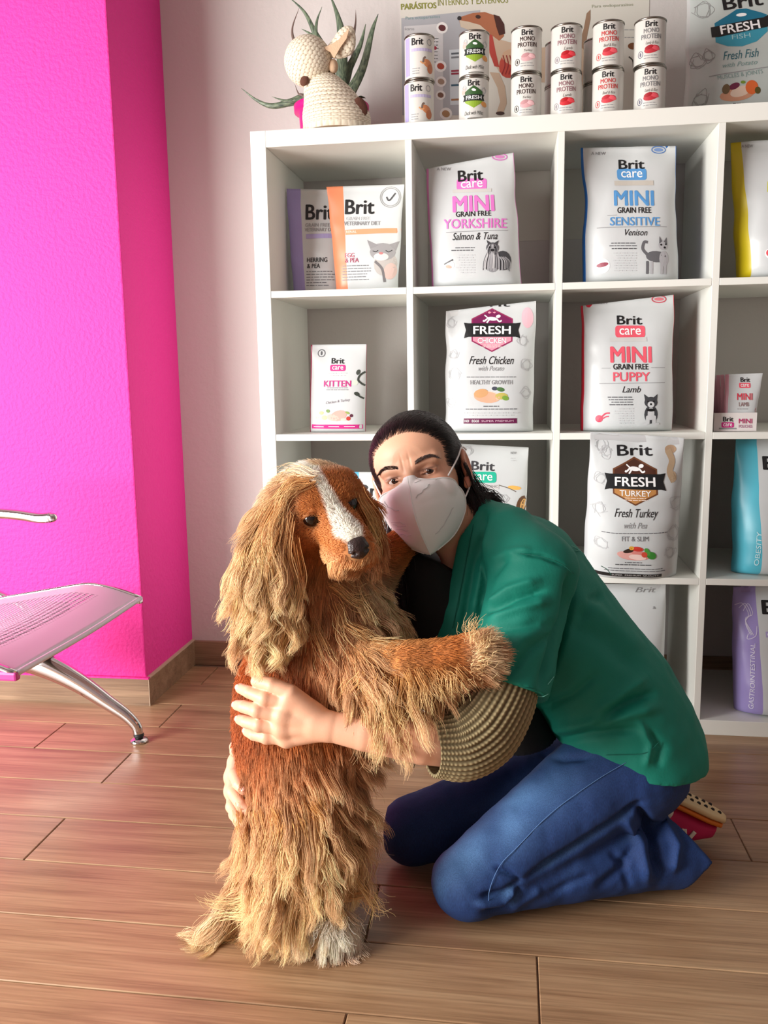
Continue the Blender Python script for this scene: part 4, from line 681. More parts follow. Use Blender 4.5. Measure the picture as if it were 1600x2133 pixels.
# ------------------------------------------------------------------ smooth implicit surfaces for bodies and cloth
class Field:
    def __init__(s, lo, hi, h):
        s.lo = np.array(lo, float); s.h = h; s.n = np.ceil((np.array(hi, float)-s.lo)/h).astype(int)+1
        s.ax = [(s.lo[i]+h*np.arange(s.n[i])).astype(np.float32) for i in range(3)]; s.v = np.full(s.n, 1.0, np.float32)
    def blk(s, lo, hi):
        a = np.clip(np.floor((np.asarray(lo)-s.lo)/s.h).astype(int), 0, s.n); b = np.clip(np.ceil((np.asarray(hi)-s.lo)/s.h).astype(int)+1, 0, s.n)
        if (b <= a).any(): return None
        sl = tuple(slice(a[i], b[i]) for i in range(3)); return sl, s.ax[0][sl[0]][:, None, None], s.ax[1][sl[1]][None, :, None], s.ax[2][sl[2]][None, None, :]
    def put(s, fn, lo, hi, k=0.0, op='add'):
        q = s.blk(np.asarray(lo)-k-3*s.h, np.asarray(hi)+k+3*s.h)
        if q is None: return
        sl, X, Y, Z = q; d = fn(X, Y, Z).astype(np.float32); v = s.v[sl]
        if op == 'add':
            if k > 0: hh = np.maximum(k-np.abs(v-d), 0)/k; s.v[sl] = np.minimum(v, d)-hh*hh*k*0.25
            else: s.v[sl] = np.minimum(v, d)
        else:
            d = -d
            if k > 0: hh = np.maximum(k-np.abs(v-d), 0)/k; s.v[sl] = np.maximum(v, d)+hh*hh*k*0.25
            else: s.v[sl] = np.maximum(v, d)
    def seg(s, a, b, ra, rb, k=0.01, sc=(1, 1, 1), op='add', cut=None):
        a = np.asarray(a, float); b = np.asarray(b, float); sc = np.asarray(sc, float); m = max(ra, rb)*max(1/sc); lo = np.minimum(a, b)-m; hi = np.maximum(a, b)+m
        A = a*sc; B = b*sc; D = B-A; L2 = max(float(D@D), 1e-12)
        def fn(X, Y, Z):
            px, py, pz = X*sc[0]-A[0], Y*sc[1]-A[1], Z*sc[2]-A[2]; t = np.clip((px*D[0]+py*D[1]+pz*D[2])/L2, 0, 1)
            d = (np.sqrt((px-t*D[0])**2+(py-t*D[1])**2+(pz-t*D[2])**2)-(ra+(rb-ra)*t))/max(sc)
            if cut is not None:
                for c, n in cut: d = np.maximum(d, (X-c[0])*n[0]+(Y-c[1])*n[1]+(Z-c[2])*n[2])
            return d
        s.put(fn, lo, hi, k, op)
    def chain(s, pts, rs, k=0.01, sc=(1, 1, 1)):
        for i in range(len(pts)-1): s.seg(pts[i], pts[i+1], rs[i], rs[i+1], k if i == 0 else min(k, 0.0015), sc)
    def ell(s, c, r, R=None, k=0.01, op='add'):
        c = np.asarray(c, float); r = np.asarray(r, float); R = np.eye(3) if R is None else np.asarray(R, float); m = r.max()
        def fn(X, Y, Z):
            x, y, z = X-c[0], Y-c[1], Z-c[2]; k0 = 0; k1 = 0
            for i in range(3):
                q = R[i][0]*x+R[i][1]*y+R[i][2]*z; k0 = k0+(q/r[i])**2; k1 = k1+(q/r[i]**2)**2
            k0 = np.sqrt(k0)+1e-9; return k0*(k0-1)/(np.sqrt(k1)+1e-9)
        s.put(fn, c-m, c+m, k, op)
    def plane_cut(s, c, n, k=0.0):
        "remove everything on the side the normal points to"
        fn = lambda X, Y, Z: -((X-c[0])*n[0]+(Y-c[1])*n[1]+(Z-c[2])*n[2])+0*X
        s.put(fn, s.lo, s.lo+s.n*s.h, k, 'sub')
    def sample(s, p):
        q = np.clip((p-s.lo)/s.h, 0, s.n-1.001); i = q.astype(int); f = q-i; r = 0
        for dx in (0, 1):
            for dy in (0, 1):
                for dz in (0, 1):
                    r = r+s.v[i[:, 0]+dx, i[:, 1]+dy, i[:, 2]+dz]*(f[:, 0] if dx else 1-f[:, 0])*(f[:, 1] if dy else 1-f[:, 1])*(f[:, 2] if dz else 1-f[:, 2])
        return r
    def grad(s, p, e=None):
        e = e or s.h; g = np.stack([s.sample(p+np.eye(3)[i]*e)-s.sample(p-np.eye(3)[i]*e) for i in range(3)], 1); return g/(np.linalg.norm(g, axis=1)[:, None]+1e-9)
    def mesh(s, smooth=2):
        v = s.v; v[0], v[-1], v[:, 0], v[:, -1], v[:, :, 0], v[:, :, -1] = 1, 1, 1, 1, 1, 1
        ins = v < 0; c = np.zeros(np.array(v.shape)-1, np.int8); nx, ny, nz = c.shape
        for dx in (0, 1):
            for dy in (0, 1):
                for dz in (0, 1): c += ins[dx:nx+dx, dy:ny+dy, dz:nz+dz]
        I, J, K_ = np.nonzero((c > 0) & (c < 8)); N = len(I); cid = np.full(c.shape, -1, np.int32); cid[I, J, K_] = np.arange(N)
        cor = [(x, y, z) for x in (0, 1) for y in (0, 1) for z in (0, 1)]; val = {q: v[I+q[0], J+q[1], K_+q[2]] for q in cor}
        acc = np.zeros((N, 3)); cnt = np.zeros(N)
        for a in cor:
            for ax in range(3):
                if a[ax] == 0:
                    b = list(a); b[ax] = 1; b = tuple(b); va, vb = val[a], val[b]; m = (va < 0) != (vb < 0); t = np.where(m, va/np.where(m, va-vb, 1), 0)
                    for q in range(3): acc[:, q] += np.where(m, a[q]+(t if q == ax else 0), 0)
                    cnt += m
        verts = s.lo+s.h*(np.stack([I, J, K_], 1)+acc/cnt[:, None]); F = []
        for ax in range(3):
            o1, o2 = [(1, 2), (2, 0), (0, 1)][ax]; sl0 = [slice(1, -1)]*3; sl0[ax] = slice(0, -1); sl1 = [slice(1, -1)]*3; sl1[ax] = slice(1, None)
            A = ins[tuple(sl0)]; B = ins[tuple(sl1)]; q = np.stack(np.nonzero(A != B), 1)
            inside = A[tuple(q.T)]; q = q+1; q[:, ax] -= 1
            d1 = np.zeros(3, int); d1[o1] = 1; d2 = np.zeros(3, int); d2[o2] = 1
            g = lambda w: cid[w[:, 0], w[:, 1], w[:, 2]]
            f = np.stack([g(q-d1-d2), g(q-d2), g(q), g(q-d1)], 1); f = np.where(inside[:, None], f, f[:, ::-1]); F.append(f)
        F = np.vstack(F); F = F[(F >= 0).all(1)]
        return relax(verts, F, smooth), F
def relax(v, F, it, lam=0.5):
    if it <= 0: return v
    e = np.vstack([F[:, [0, 1]], F[:, [1, 2]], F[:, [2, 3]], F[:, [3, 0]]]); a = np.concatenate([e[:, 0], e[:, 1]]); b = np.concatenate([e[:, 1], e[:, 0]]); n = np.bincount(a, minlength=len(v)).clip(1)
    for _ in range(it):
        for l in (lam, -lam*1.04):
            m = np.stack([np.bincount(a, v[b, i], len(v)) for i in range(3)], 1)/n[:, None]; v = v+l*(m-v)
    return v
def vnormals(v, F):
    n = np.cross(v[F[:, 2]]-v[F[:, 0]], v[F[:, 3]]-v[F[:, 1]]); o = np.zeros_like(v)
    for k in range(4):
        for i in range(3): o[:, i] += np.bincount(F[:, k], n[:, i], len(v))
    return o/(np.linalg.norm(o, axis=1)[:, None]+1e-12)
def topx(v):
    d = v-CAM; D = d@FW; return np.stack([800+FPX*(d@RT)/D, 1066.5-FPX*(d@UP)/D], 1)
def unit(v): v = np.asarray(v, float); return v/np.linalg.norm(v)
def segdist(p, a, b):
    a = np.asarray(a, float); b = np.asarray(b, float); d = b-a; t = np.clip(((p-a)@d)/(d@d), 0, 1); return np.linalg.norm(p-a-t[:, None]*d, axis=1), t
def folds(v, n, lines, facing=True):
    "ridges (+) and creases (-) along lines given on the photograph, only on the side that faces that way"
    q = topx(v); w = np.clip(-(n@FW)*2.2, 0, 1) if facing else 1.0; out = np.zeros(len(v))
    for pts, wd, amp in lines:
        pts = np.asarray(pts, float); best = np.full(len(v), 1e9); bt = np.zeros(len(v)); m = len(pts)-1
        for i in range(m):
            d, t = segdist(q, pts[i], pts[i+1]); c = d < best; best = np.where(c, d, best); bt = np.where(c, (i+t)/m, bt)
        out += amp*np.exp(-(best/wd)**2)*np.clip(np.sin(np.pi*np.clip(bt*0.96+0.02, 0, 1))*1.8, 0, 1)
    return v+n*(out*w)[:, None]
def hair_obj(name, pts, rad0, rad1, col0, col1, m, parent):
    "pts N x K x 3 strands; colours per strand at root and tip"
    N, K2, _ = pts.shape; hc_ = bpy.data.hair_curves.new(name); hc_.add_curves([K2]*N)
    hc_.attributes['position'].data.foreach_set('vector', pts.astype(np.float32).ravel())
    t = np.linspace(0, 1, K2); r = (np.broadcast_to(np.asarray(rad0), (N,))[:, None]*(1-t**2)+np.broadcast_to(np.asarray(rad1), (N,))[:, None]*t**2).astype(np.float32)
    ra = hc_.attributes.get('radius') or hc_.attributes.new('radius', 'FLOAT', 'POINT'); ra.data.foreach_set('value', r.ravel())
    c = np.ones((N, K2, 4), np.float32); c[..., :3] = col0[:, None]*(1-t)[None, :, None]+col1[:, None]*t[None, :, None]
    ca = hc_.attributes.new('Col', 'FLOAT_COLOR', 'POINT'); ca.data.foreach_set('color', c.ravel())
    o = bpy.data.objects.new(name, hc_); COL.objects.link(o); hc_.materials.append(m); keep(o, parent); o['kind'] = 'stuff'; return o
LIN = lambda *c: np.array(srgb(*c)[:3])

# ------------------------------------------------------------------ the kneeling woman
KNEE = PZ(978, 1836, 0.062)
person = empty('person', (0.80, -0.62, 0.0), 'masked woman in green scrub top and jeans kneeling with arms around the dog', 'person')
EYE = P(857, 990, -0.715)
f0 = unit(CAM-EYE); f0 = unit(f0*math.cos(0.19)-RT*math.sin(0.19)-UP*0.06); hu = unit(UP*math.cos(0.27)-RT*math.sin(0.27)); hu = unit(hu-f0*hu.dot(f0)); hx = np.cross(f0, hu); hx = hx if hx.dot(RT) > 0 else -hx
HM = np.stack([hx, f0, hu])
def hl(x, y, z): return EYE+x*hx+y*f0+z*hu
SKIN = LIN(228, 174, 142)
M_skin = attr_color(mat('skin', srgb(222, 172, 146), 0.5, sss=0.12)); nodes(M_skin)[2].inputs['Subsurface Radius'].default_value = (0.012, 0.005, 0.003)
add_bump(M_skin, 420, 0.12, 0.001)
NECK = P(1000, 1128, -0.615)
# --- head and neck
fh = Field(EYE-np.array([0.16, 0.17, 0.30]), EYE+np.array([0.24, 0.22, 0.14]), 0.0017)
fh.ell(hl(0, -0.088, 0.018), (0.0745, 0.092, 0.083), HM, 0.0); fh.ell(hl(0, -0.040, 0.034), (0.0655, 0.054, 0.052), HM, 0.02); fh.ell(hl(0, -0.040, -0.040), (0.0615, 0.056, 0.072), HM, 0.02); fh.ell(hl(0, -0.026, -0.088), (0.040, 0.046, 0.030), HM, 0.02)
for sx in (-1, 1):
    fh.ell(hl(sx*0.037, -0.008, -0.034), (0.026, 0.024, 0.026), HM, 0.016); fh.seg(hl(sx*0.012, 0.008, 0.014), hl(sx*0.044, -0.003, 0.017), 0.009, 0.009, 0.010)
    fh.ell(hl(sx*0.031, 0.0195, -0.001), (0.0175, 0.013, 0.0105), HM, 0.008, 'sub')
    fh.ell(hl(sx*0.0305, -0.0040, -0.0005), (0.0150, 0.0142, 0.0128), HM, 0.003)
    fh.ell(hl(sx*0.0305, 0.0118, -0.0017), (0.0135, 0.0105, 0.0045), HM, 0.0010, 'sub')
    fh.seg(hl(sx*0.0185, 0.0095, -0.002), hl(sx*0.0445, 0.0035, 0.0012), 0.0016, 0.0016, 0.003)
fh.chain([hl(0, 0.006, 0.010), hl(0, 0.019, -0.006), hl(0, 0.034, -0.036)], [0.0085, 0.0085, 0.013], 0.012)
for sx in (-1, 1):
    fh.ell(hl(sx*0.080, -0.082, -0.010), (0.008, 0.020, 0.031), HM, 0.004); fh.ell(hl(sx*0.086, -0.076, -0.006), (0.004, 0.011, 0.020), HM, 0.003, 'sub'); fh.seg(hl(sx*0.078, -0.068, -0.034), hl(sx*0.076, -0.066, -0.042), 0.007, 0.006, 0.004)
fh.chain([hl(0, -0.078, -0.075), NECK, P(1000, 1230, -0.61)], [0.053, 0.053, 0.07], 0.03); fh.seg(hl(0.028, -0.06, -0.09), P(935, 1180, -0.665), 0.012, 0.010, 0.03); fh.ell(P(945, 1225, -0.630), (0.05, 0.05, 0.04), None, 0.03)
hv, hF = fh.mesh(3)
# --- arms with hands
def hand(fd, wrist, mcp, fingers, thumb, rf=0.0095, palm=0.014):
    for i_, m in enumerate(mcp): fd.seg(wrist+(m-wrist)*0.08, m, 0.0185, palm, 0.0 if i_ == 0 else 0.004)
    for a, b in zip(mcp[:-1], mcp[1:]): fd.seg(a, b, palm*0.95, palm*0.95, 0.008)
    for m, f in zip(mcp, fingers):
        n = len(f); rs = [rf*1.18, rf*1.08, rf*0.98, rf*0.82][:n+1]; fd.chain([m]+f, rs, 0.004)
        fd.ell(f[0], (rf*1.14,)*3, None, 0.003)
    fd.chain(thumb, [0.016, 0.0125, 0.0112, 0.0092], 0.008)
LW = P(690, 1514, -0.948); LE = P(1005, 1545, -0.885)
fl = Field(P(480, 1600, -0.95)-np.array([0.02, 0.07, 0.02]), P(1060, 1390, -0.86)+np.array([0.03, 0.06, 0.02]), 0.0017)
lm = [P(600, 1462, -0.952), P(588, 1490, -0.956), P(588, 1515, -0.953), P(598, 1537, -0.946)]
lf = [[P(552, 1455, -0.957), P(520, 1442, -0.946), P(501, 1434, -0.932)], [P(536, 1480, -0.960), P(508, 1472, -0.948), P(494, 1469, -0.930)], [P(540, 1510, -0.956), P(512, 1503, -0.944), P(500, 1499, -0.928)], [P(556, 1535, -0.948), P(530, 1530, -0.940), P(516, 1524, -0.926)]]
hand(fl, LW, lm, lf, [P(655, 1486, -0.945), P(606, 1444, -0.952), P(568, 1427, -0.950), P(535, 1419, -0.944)])
fl.chain([P(660, 1508, -0.949), LW, P(760, 1526, -0.945), P(880, 1540, -0.925), LE], [0.0195, 0.0215, 0.0265, 0.036, 0.042], 0.008)
lv, lF = fl.mesh(2)
RW = P(520, 1520, -0.715)
fr_ = Field(P(470, 1740, -0.80)-np.array([0.03, 0.13, 0.02]), P(560, 1440, -0.62)+np.array([0.26, 0.10, 0.03]), 0.0019)
rm = [P(492, 1588, -0.800), P(486, 1618, -0.808), P(486, 1648, -0.806), P(492, 1674, -0.798)]
rf = [[P(489, 1615, -0.850), P(497, 1634, -0.872), P(507, 1646, -0.880)], [P(485, 1650, -0.862), P(503, 1678, -0.888), P(528, 1700, -0.897)], [P(484, 1680, -0.855), P(494, 1704, -0.878), P(510, 1720, -0.888)], [P(490, 1696, -0.838), P(500, 1716, -0.858), P(513, 1728, -0.868)]]
hand(fr_, RW, rm, rf, [P(508, 1540, -0.74), P(500, 1548, -0.79), P(492, 1556, -0.825), P(490, 1566, -0.845)])
fr_.chain([RW, P(600, 1480, -0.66), P(740, 1440, -0.60)], [0.025, 0.032, 0.04], 0.02)
rv, rF = fr_.mesh(2)
# --- torso and legs under the clothes
ft = Field((0.35, -0.95, 0.0), (1.15, -0.25, 1.0), 0.008)
TC = [P(1085, 1195, -0.60), P(1180, 1330, -0.60), P(1265, 1445, -0.60), P(1305, 1520, -0.60)]
LSH = P(1112, 1192, -0.745); RSH = P(985, 1195, -0.47); HIPL = P(1300, 1588, -0.675); HIPR = P(1290, 1590, -0.52)
RKNEE = np.array([0.452, -0.655, 0.066]); ANK = PZ(1385, 1765, 0.062); RANK = np.array([0.86, -0.44, 0.06])
ft.chain(TC, [0.085, 0.09, 0.095, 0.095], 0.02, (1, 0.72, 1)); ft.chain([NECK, TC[0]], [0.05, 0.07], 0.03); ft.chain([LSH, P(1040, 1450, -0.86), LE], [0.045, 0.042, 0.040], 0.03); ft.chain([RSH, P(860, 1330, -0.50), P(740, 1440, -0.60)], [0.045, 0.04, 0.036], 0.03)
ft.chain([HIPL, KNEE, ANK], [0.062, 0.036, 0.028], 0.02); ft.chain([HIPR, RKNEE, RANK], [0.062, 0.036, 0.028], 0.02)
tv, tF = ft.mesh(1)
nV = 0; Vs = []; Fs = []; Cs = []
for v, F, part in ((hv, hF, 'head'), (lv, lF, 'lhand'), (rv, rF, 'rhand'), (tv, tF, 'torso')):
    c = np.tile(SKIN, (len(v), 1))
    c *= (1+0.05*vnoise(v*60))[:, None]
    if part == 'head':
        L = np.stack([(v-EYE)@hx, (v-EYE)@f0, (v-EYE)@hu], 1)
        red = np.exp(-((np.abs(L[:, 0])-0.045)/0.02)**2-((L[:, 2]+0.025)/0.022)**2)*(L[:, 1] > -0.06)
        ear = (np.abs(L[:, 0]) > 0.074)&(L[:, 2] > -0.05)&(L[:, 1] > -0.11); c = c*(1-0.25*red[:, None])+0.25*red[:, None]*LIN(216, 120, 100); c[ear] = c[ear]*0.6+0.4*LIN(206, 110, 92)
        for sx in (-1, 1):
            e = np.exp(-(((L[:, 0]-sx*0.031)/0.017)**2+((L[:, 2]-0.001)/0.0085)**2))*(L[:, 1] > -0.01); c = c*(1-0.45*e[:, None])+0.45*e[:, None]*LIN(140, 84, 70)
            lid = np.exp(-(((L[:, 0]-sx*0.0305)/0.0145)**2+((L[:, 2]-0.0033)/0.0017)**2))*(L[:, 1] > -0.005); c = c*(1-0.8*lid[:, None])+0.8*lid[:, None]*LIN(40, 24, 22)
            cr = np.exp(-((L[:, 0]-sx*0.0065)/0.0016)**2-((L[:, 2]-0.022)/0.012)**2)*(L[:, 1] > 0); v = v-f0*(0.0011*cr)[:, None]
    if part in ('lhand', 'rhand'):
        kn = np.zeros(len(v))
        for m_, f_ in zip(lm if part == 'lhand' else rm, lf if part == 'lhand' else rf):
            for q in [m_, f_[0], f_[1]]: kn += np.exp(-(np.linalg.norm(v-q, axis=1)/0.012)**2)
        kn = np.clip(kn, 0, 1)*0.10; c = c*(1-kn[:, None])+kn[:, None]*LIN(222, 130, 108)
    Vs.append(v); Fs.append(F+nV); Cs.append(c); nV += len(v)
body = mesh_from('body', np.vstack(Vs), np.vstack(Fs), M_skin, None, True, None, np.vstack(Cs)); keep(body, person)
# nails
M_nail = mat('nail', srgb(232, 178, 160), 0.35)
for f_ in lf+[rf[0], rf[1], rf[2]]:
    d = unit(f_[2]-f_[1]); vw = unit(CAM-f_[2]); nn = unit(vw-d*vw.dot(d)); q = f_[2]+nn*0.0068+d*0.0005; sd = np.cross(d, nn)
    R3 = Matrix((d, sd, nn)).transposed().to_4x4(); bm = bmesh.new(); bmesh.ops.create_uvsphere(bm, u_segments=14, v_segments=8, radius=1.0); bmesh.ops.transform(bm, matrix=Matrix.Translation(Vector(q)) @ R3 @ Matrix.Diagonal((0.0052, 0.0044, 0.0012, 1)), verts=bm.verts); me = bpy.data.meshes.new('fingernail'); bm.to_mesh(me); bm.free(); keep(obj('fingernail', me, None, M_nail, True), person)
# --- eyes
M_eyew = mat('eye_white', srgb(226, 214, 208), 0.2); M_iris = mat('iris_brown', srgb(58, 34, 22), 0.12, coat=1.0); M_pup = mat('pupil', srgb(6, 5, 5), 0.08)
for sx in (-1, 1):
    ec = hl(sx*0.0305, -0.0042, -0.0008); eb = blob('eyeball', ec, (0.0126, 0.0126, 0.0126), M_eyew, person, n=28); g = unit(CAM-ec+RT*0.05)
    for nm, rr, dd, mm in (('iris', 0.0062, 0.0108, M_iris), ('pupil', 0.0028, 0.0124, M_pup)):
        bm = bmesh.new(); bmesh.ops.create_uvsphere(bm, u_segments=20, v_segments=10, radius=1.0); Q = Vector(g).to_track_quat('Z', 'Y').to_matrix().to_4x4()
        bmesh.ops.transform(bm, matrix=Matrix.Translation(Vector(ec+g*dd)) @ Q @ Matrix.Diagonal((rr, rr, 0.0022 if nm == 'iris' else 0.001, 1)), verts=bm.verts); me = bpy.data.meshes.new(nm); bm.to_mesh(me); bm.free(); io = obj(nm, me, None, mm, True); sub(io, eb)
# --- eyebrows and lashes as hair
def surf_pt(x, z):
    "point on the face in front of local x, z"
    t = np.linspace(0.06, -0.02, 160); q = hl(x, 0, z)+np.outer(t, f0); d = fh.sample(q); i = int(np.argmax(d < 0)); return q[max(i, 1)]
M_hairb = attr_color(mat('dark_hair', srgb(30, 22, 20), 0.42, spec=0.5))
st = []; 
r9 = np.random.default_rng(5)
for sx in (-1, 1):
    cl = catmull(np.array([(0.0135, 0.0170), (0.022, 0.0198), (0.034, 0.0222), (0.043, 0.0205), (0.0505, 0.0150)]), 60)
    for k in range(280):
        t = r9.random(); q = cl[int(t*59)]; w_ = np.interp(t, [0, 0.15, 0.6, 1], [0.0020, 0.0032, 0.0026, 0.0006]); z = q[1]+(r9.random()-0.5)*2*w_; b0 = surf_pt(sx*q[0], z); dr = unit(hx*sx*(0.9)+hu*(0.55-0.8*t)+f0*0.25); L = 0.0065*(0.7+0.5*r9.random())
        st.append([b0-f0*0.0005, b0+dr*L*0.5+f0*0.0004, b0+dr*L+hu*-0.0006*t])
st = np.array(st); keep_ = hair_obj('eyebrows', st, 0.00022, 0.00008, np.tile(LIN(44, 28, 24), (len(st), 1)), np.tile(LIN(60, 40, 34), (len(st), 1)), M_hairb, person)
# --- folded mask with a centre ridge
ridge = catmull(np.array([hl(0, 0.022, -0.004), hl(0, 0.047, -0.024), hl(0, 0.064, -0.058), hl(0.0, 0.056, -0.092), hl(0.0, 0.028, -0.132)]), 40)
def mask_side(sx):
    edge = catmull(np.array([hl(sx*0.004, 0.021, -0.004), hl(sx*0.026, 0.0205, -0.0125), hl(sx*0.050, 0.006, -0.020), hl(sx*0.0695, -0.026, -0.045), hl(sx*0.066, -0.036, -0.078), hl(sx*0.042, -0.012, -0.112), hl(sx*0.006, 0.024, -0.131)]), 40)
    V = []; nu = 22
    for i in range(40):
        for j in range(nu):
            s_ = j/(nu-1); a = i/39; q = ridge[i]*(1-s_)+edge[i]*s_; bul = 0.013*math.sin(math.pi*s_)*math.sin(math.pi*a)**0.7
            q = q+(f0*0.72+hx*sx*0.62)*bul
            if sx*1 > 0: q = q-f0*0.0012*math.exp(-(((a-0.42)-0.10*s_)/0.018)**2)*(0.1 < s_ < 0.8)
            V.append(q)
    F = [(i*nu+j, i*nu+j+1, (i+1)*nu+j+1, (i+1)*nu+j) for i in range(39) for j in range(nu-1)]
    V = np.array(V)
    for _ in range(3):
        for A_ in (V, edge): d_ = fh.sample(A_); A_ += fh.grad(A_, 0.003)*np.maximum(0.0028-d_, 0)[:, None]
    return V, [f if sx < 0 else f[::-1] for f in F], edge
M_mask = add_bump(mat('mask_fabric', srgb(250, 250, 248), 0.75), 900, 0.12, 0.0006)
mk = None
def mask_part(o):
    global mk
    if mk is None: mk = o; o.name = 'face_mask'; keep(o, person)
    else: sub(o, mk)
for sx in (-1, 1):
    V, F, edge = mask_side(sx); o = mesh_from('mask_panel', V, F, M_mask, None, True); md = o.modifiers.new('solid', 'SOLIDIFY'); md.thickness = 0.0012; md.offset = -1; mask_part(o)
    mask_part(tube('mask_edge', edge[1:-1]+f0*0.0006, 0.0011, M_mask, None, 60, 6))
    # stitched nose band ticks
    if sx > 0:
        for k in range(20):
            a = 1.2+k*0.52; i = int(a); e0 = edge[i]*(1-a % 1)+edge[i+1]*(a % 1); r0 = ridge[i]*(1-a % 1)+ridge[i+1]*(a % 1); dd = unit(r0-e0); p0 = e0+dd*0.002+f0*0.0022+hx*0.0012; mask_part(tube('stitch', [p0, p0+dd*0.0055+f0*0.0012], 0.00042, M_mask, None, 3, 5))
def mask_line(sx, pts, r):
    V, F, e_ = mask_side(sx); V = V.reshape(40, 22, 3); w_ = []
    for a, s_ in catmull(np.array(pts, float), 14): w_.append(V[int(a*39), int(s_*21)]+f0*0.0012+hx*sx*0.0006)
    w_ = np.array(w_); w_[1:-1] = (w_[:-2]+w_[1:-1]*2+w_[2:])/4; v, f = tube_vf(w_, r, 6); mask_part(mesh_from('mask_crease', v, f, mat('mask_print', srgb(206, 208, 208), 0.8)))
mask_line(1, [(0.36, 0.12), (0.33, 0.35), (0.29, 0.6)], 0.0006); mask_line(1, [(0.82, 0.3), (0.74, 0.5), (0.62, 0.68)], 0.0005); mask_line(1, [(0.14, 0.28), (0.145, 0.5), (0.15, 0.72)], 0.0004)
for a in (0.62, 0.66, 0.70, 0.755): mask_line(-1, [(a, 0.25), (a-0.01, 0.4), (a-0.03, 0.62)], 0.00035)
mask_line(-1, [(0.47, 0.3), (0.45, 0.6), (0.40, 0.85)], 0.0005)
mask_part(tube('mask_seam', ridge+f0*0.0004, 0.0009, M_mask, None, 60, 6))
def strap(pts, nm): mask_part(tube(nm, pts, 0.0014, M_mask, None, 40, 8))
strap([hl(0.047, 0.006, -0.028), hl(0.062, -0.012, -0.012), hl(0.076, -0.045, 0.008), hl(0.083, -0.070, 0.022), hl(0.086, -0.095, 0.016)], 'ear_loop'); strap([hl(0.066, -0.036, -0.065), hl(0.076, -0.06, -0.050), hl(0.086, -0.092, -0.030)], 'ear_loop'); strap([hl(-0.06, -0.012, -0.03), hl(-0.078, -0.06, 0.005), hl(-0.085, -0.09, 0.010)], 'ear_loop')
# --- hair: pulled back over the skull, tail behind the neck
fc = Field(EYE-np.array([0.16, 0.16, 0.16]), EYE+np.array([0.2, 0.24, 0.15]), 0.0022)
fc.ell(hl(0, -0.092, 0.020), (0.0785, 0.096, 0.088), HM, 0.0); fc.ell(hl(0, -0.050, 0.043), (0.0690, 0.050, 0.052), HM, 0.015)
# the face side of the hairline
fc.ell(hl(0, 0.030, 0.002), (0.0720, 0.084, 0.073), HM, 0.006, 'sub'); fc.ell(hl(0, 0.00, -0.075), (0.10, 0.10, 0.066), HM, 0.01, 'sub')
for sx in (-1, 1): fc.ell(hl(sx*0.088, -0.070, -0.016), (0.018, 0.022, 0.026), HM, 0.004, 'sub')
cv, cF = fc.mesh(2)
M_hair = attr_color(mat('hair_cap', srgb(26, 20, 20), 0.36, spec=0.6)); add_bump(M_hair, 60, 0.3, 0.002, 3, stretch=(1, 1, 6))
hairc = mesh_from('hair', cv, cF, M_hair, None, True, None, np.tile(LIN(30, 22, 22), (len(cv), 1))); keep(hairc, person)
# strands combed back
cn = vnormals(cv, cF); pick = r9.choice(len(cv), 9000); p0 = cv[pick]; nn = cn[pick]; bun = hl(0.03, -0.19, 0.0); K7 = 7; pts = np.zeros((len(pick), K7, 3)); pts[:, 0] = p0-nn*0.001; d = None
L0 = np.stack([(p0-EYE)@hx, (p0-EYE)@f0, (p0-EYE)@hu], 1)
for k in range(1, K7):
    q = pts[:, k-1]; d = bun-q; d /= np.linalg.norm(d, axis=1)[:, None]; g = fc.grad(q, 0.004); d = d-g*(d*g).sum(1)[:, None]; d /= np.linalg.norm(d, axis=1)[:, None]+1e-9
    q = q+d*0.0085; sd = fc.sample(q); pts[:, k] = q-g*np.where(np.abs(sd) < 0.05, sd-0.0008, 0)[:, None]+r9.normal(size=q.shape)*0.0002
hair_obj('hair_strands', pts, 0.00035, 0.00012, np.tile(LIN(26, 18, 18), (len(pts), 1))*(0.7+0.9*r9.random((len(pts), 1))), np.tile(LIN(40, 28, 26), (len(pts), 1)), M_hairb, person)
hs = fc.sample(hv); Lh = np.stack([(hv-EYE)@hx, (hv-EYE)@f0, (hv-EYE)@hu], 1); cand = np.nonzero((hs > 0.0) & (hs < 0.005) & (Lh[:, 2] > -0.005) & (np.abs(Lh[:, 0]) < 0.078))[0]; pk = r9.choice(cand, 2600); pts = np.zeros((len(pk), 7, 3)); pts[:, 0] = hv[pk]
for k in range(1, 7):
    q = pts[:, k-1]; d = bun-q; d /= np.linalg.norm(d, axis=1)[:, None]; g = fh.grad(q, 0.004); d = d-g*(d*g).sum(1)[:, None]; d /= np.linalg.norm(d, axis=1)[:, None]+1e-9
    q = q+d*0.0042+g*0.0007; sd = fc.sample(q); gg = fc.grad(q, 0.004); pts[:, k] = q-gg*np.where(sd < 0.0005, sd-0.0009, 0)[:, None]
hair_obj('hairline_strands', pts, 0.00022, 0.00014, np.tile(LIN(34, 24, 22), (len(pts), 1)), np.tile(LIN(30, 20, 20), (len(pts), 1)), M_hairb, person)
def lock(name, ctrl, n, spread, r0=0.00045):
    c = catmull(np.array(ctrl), 16); off = r9.normal(size=(n, 1, 3))*spread*np.interp(np.linspace(0, 1, 16), [0, 0.4, 1], [0.5, 1.0, 0.7])[None, :, None]; wv = 0.002*np.sin(np.linspace(0, 7, 16)[None, :, None]+r9.random((n, 1, 3))*6)*np.linspace(0, 1, 16)[None, :, None]
    hair_obj(name, c[None]+off+wv, r0, 0.00012, np.tile(LIN(22, 15, 15), (n, 1)), np.tile(LIN(38, 24, 22), (n, 1)), M_hairb, person)
lock('hair_lock', [hl(0.062, -0.10, 0.0), P(980, 1030, -0.63), P(992, 1062, -0.64), P(985, 1110, -0.65)], 900, 0.010)
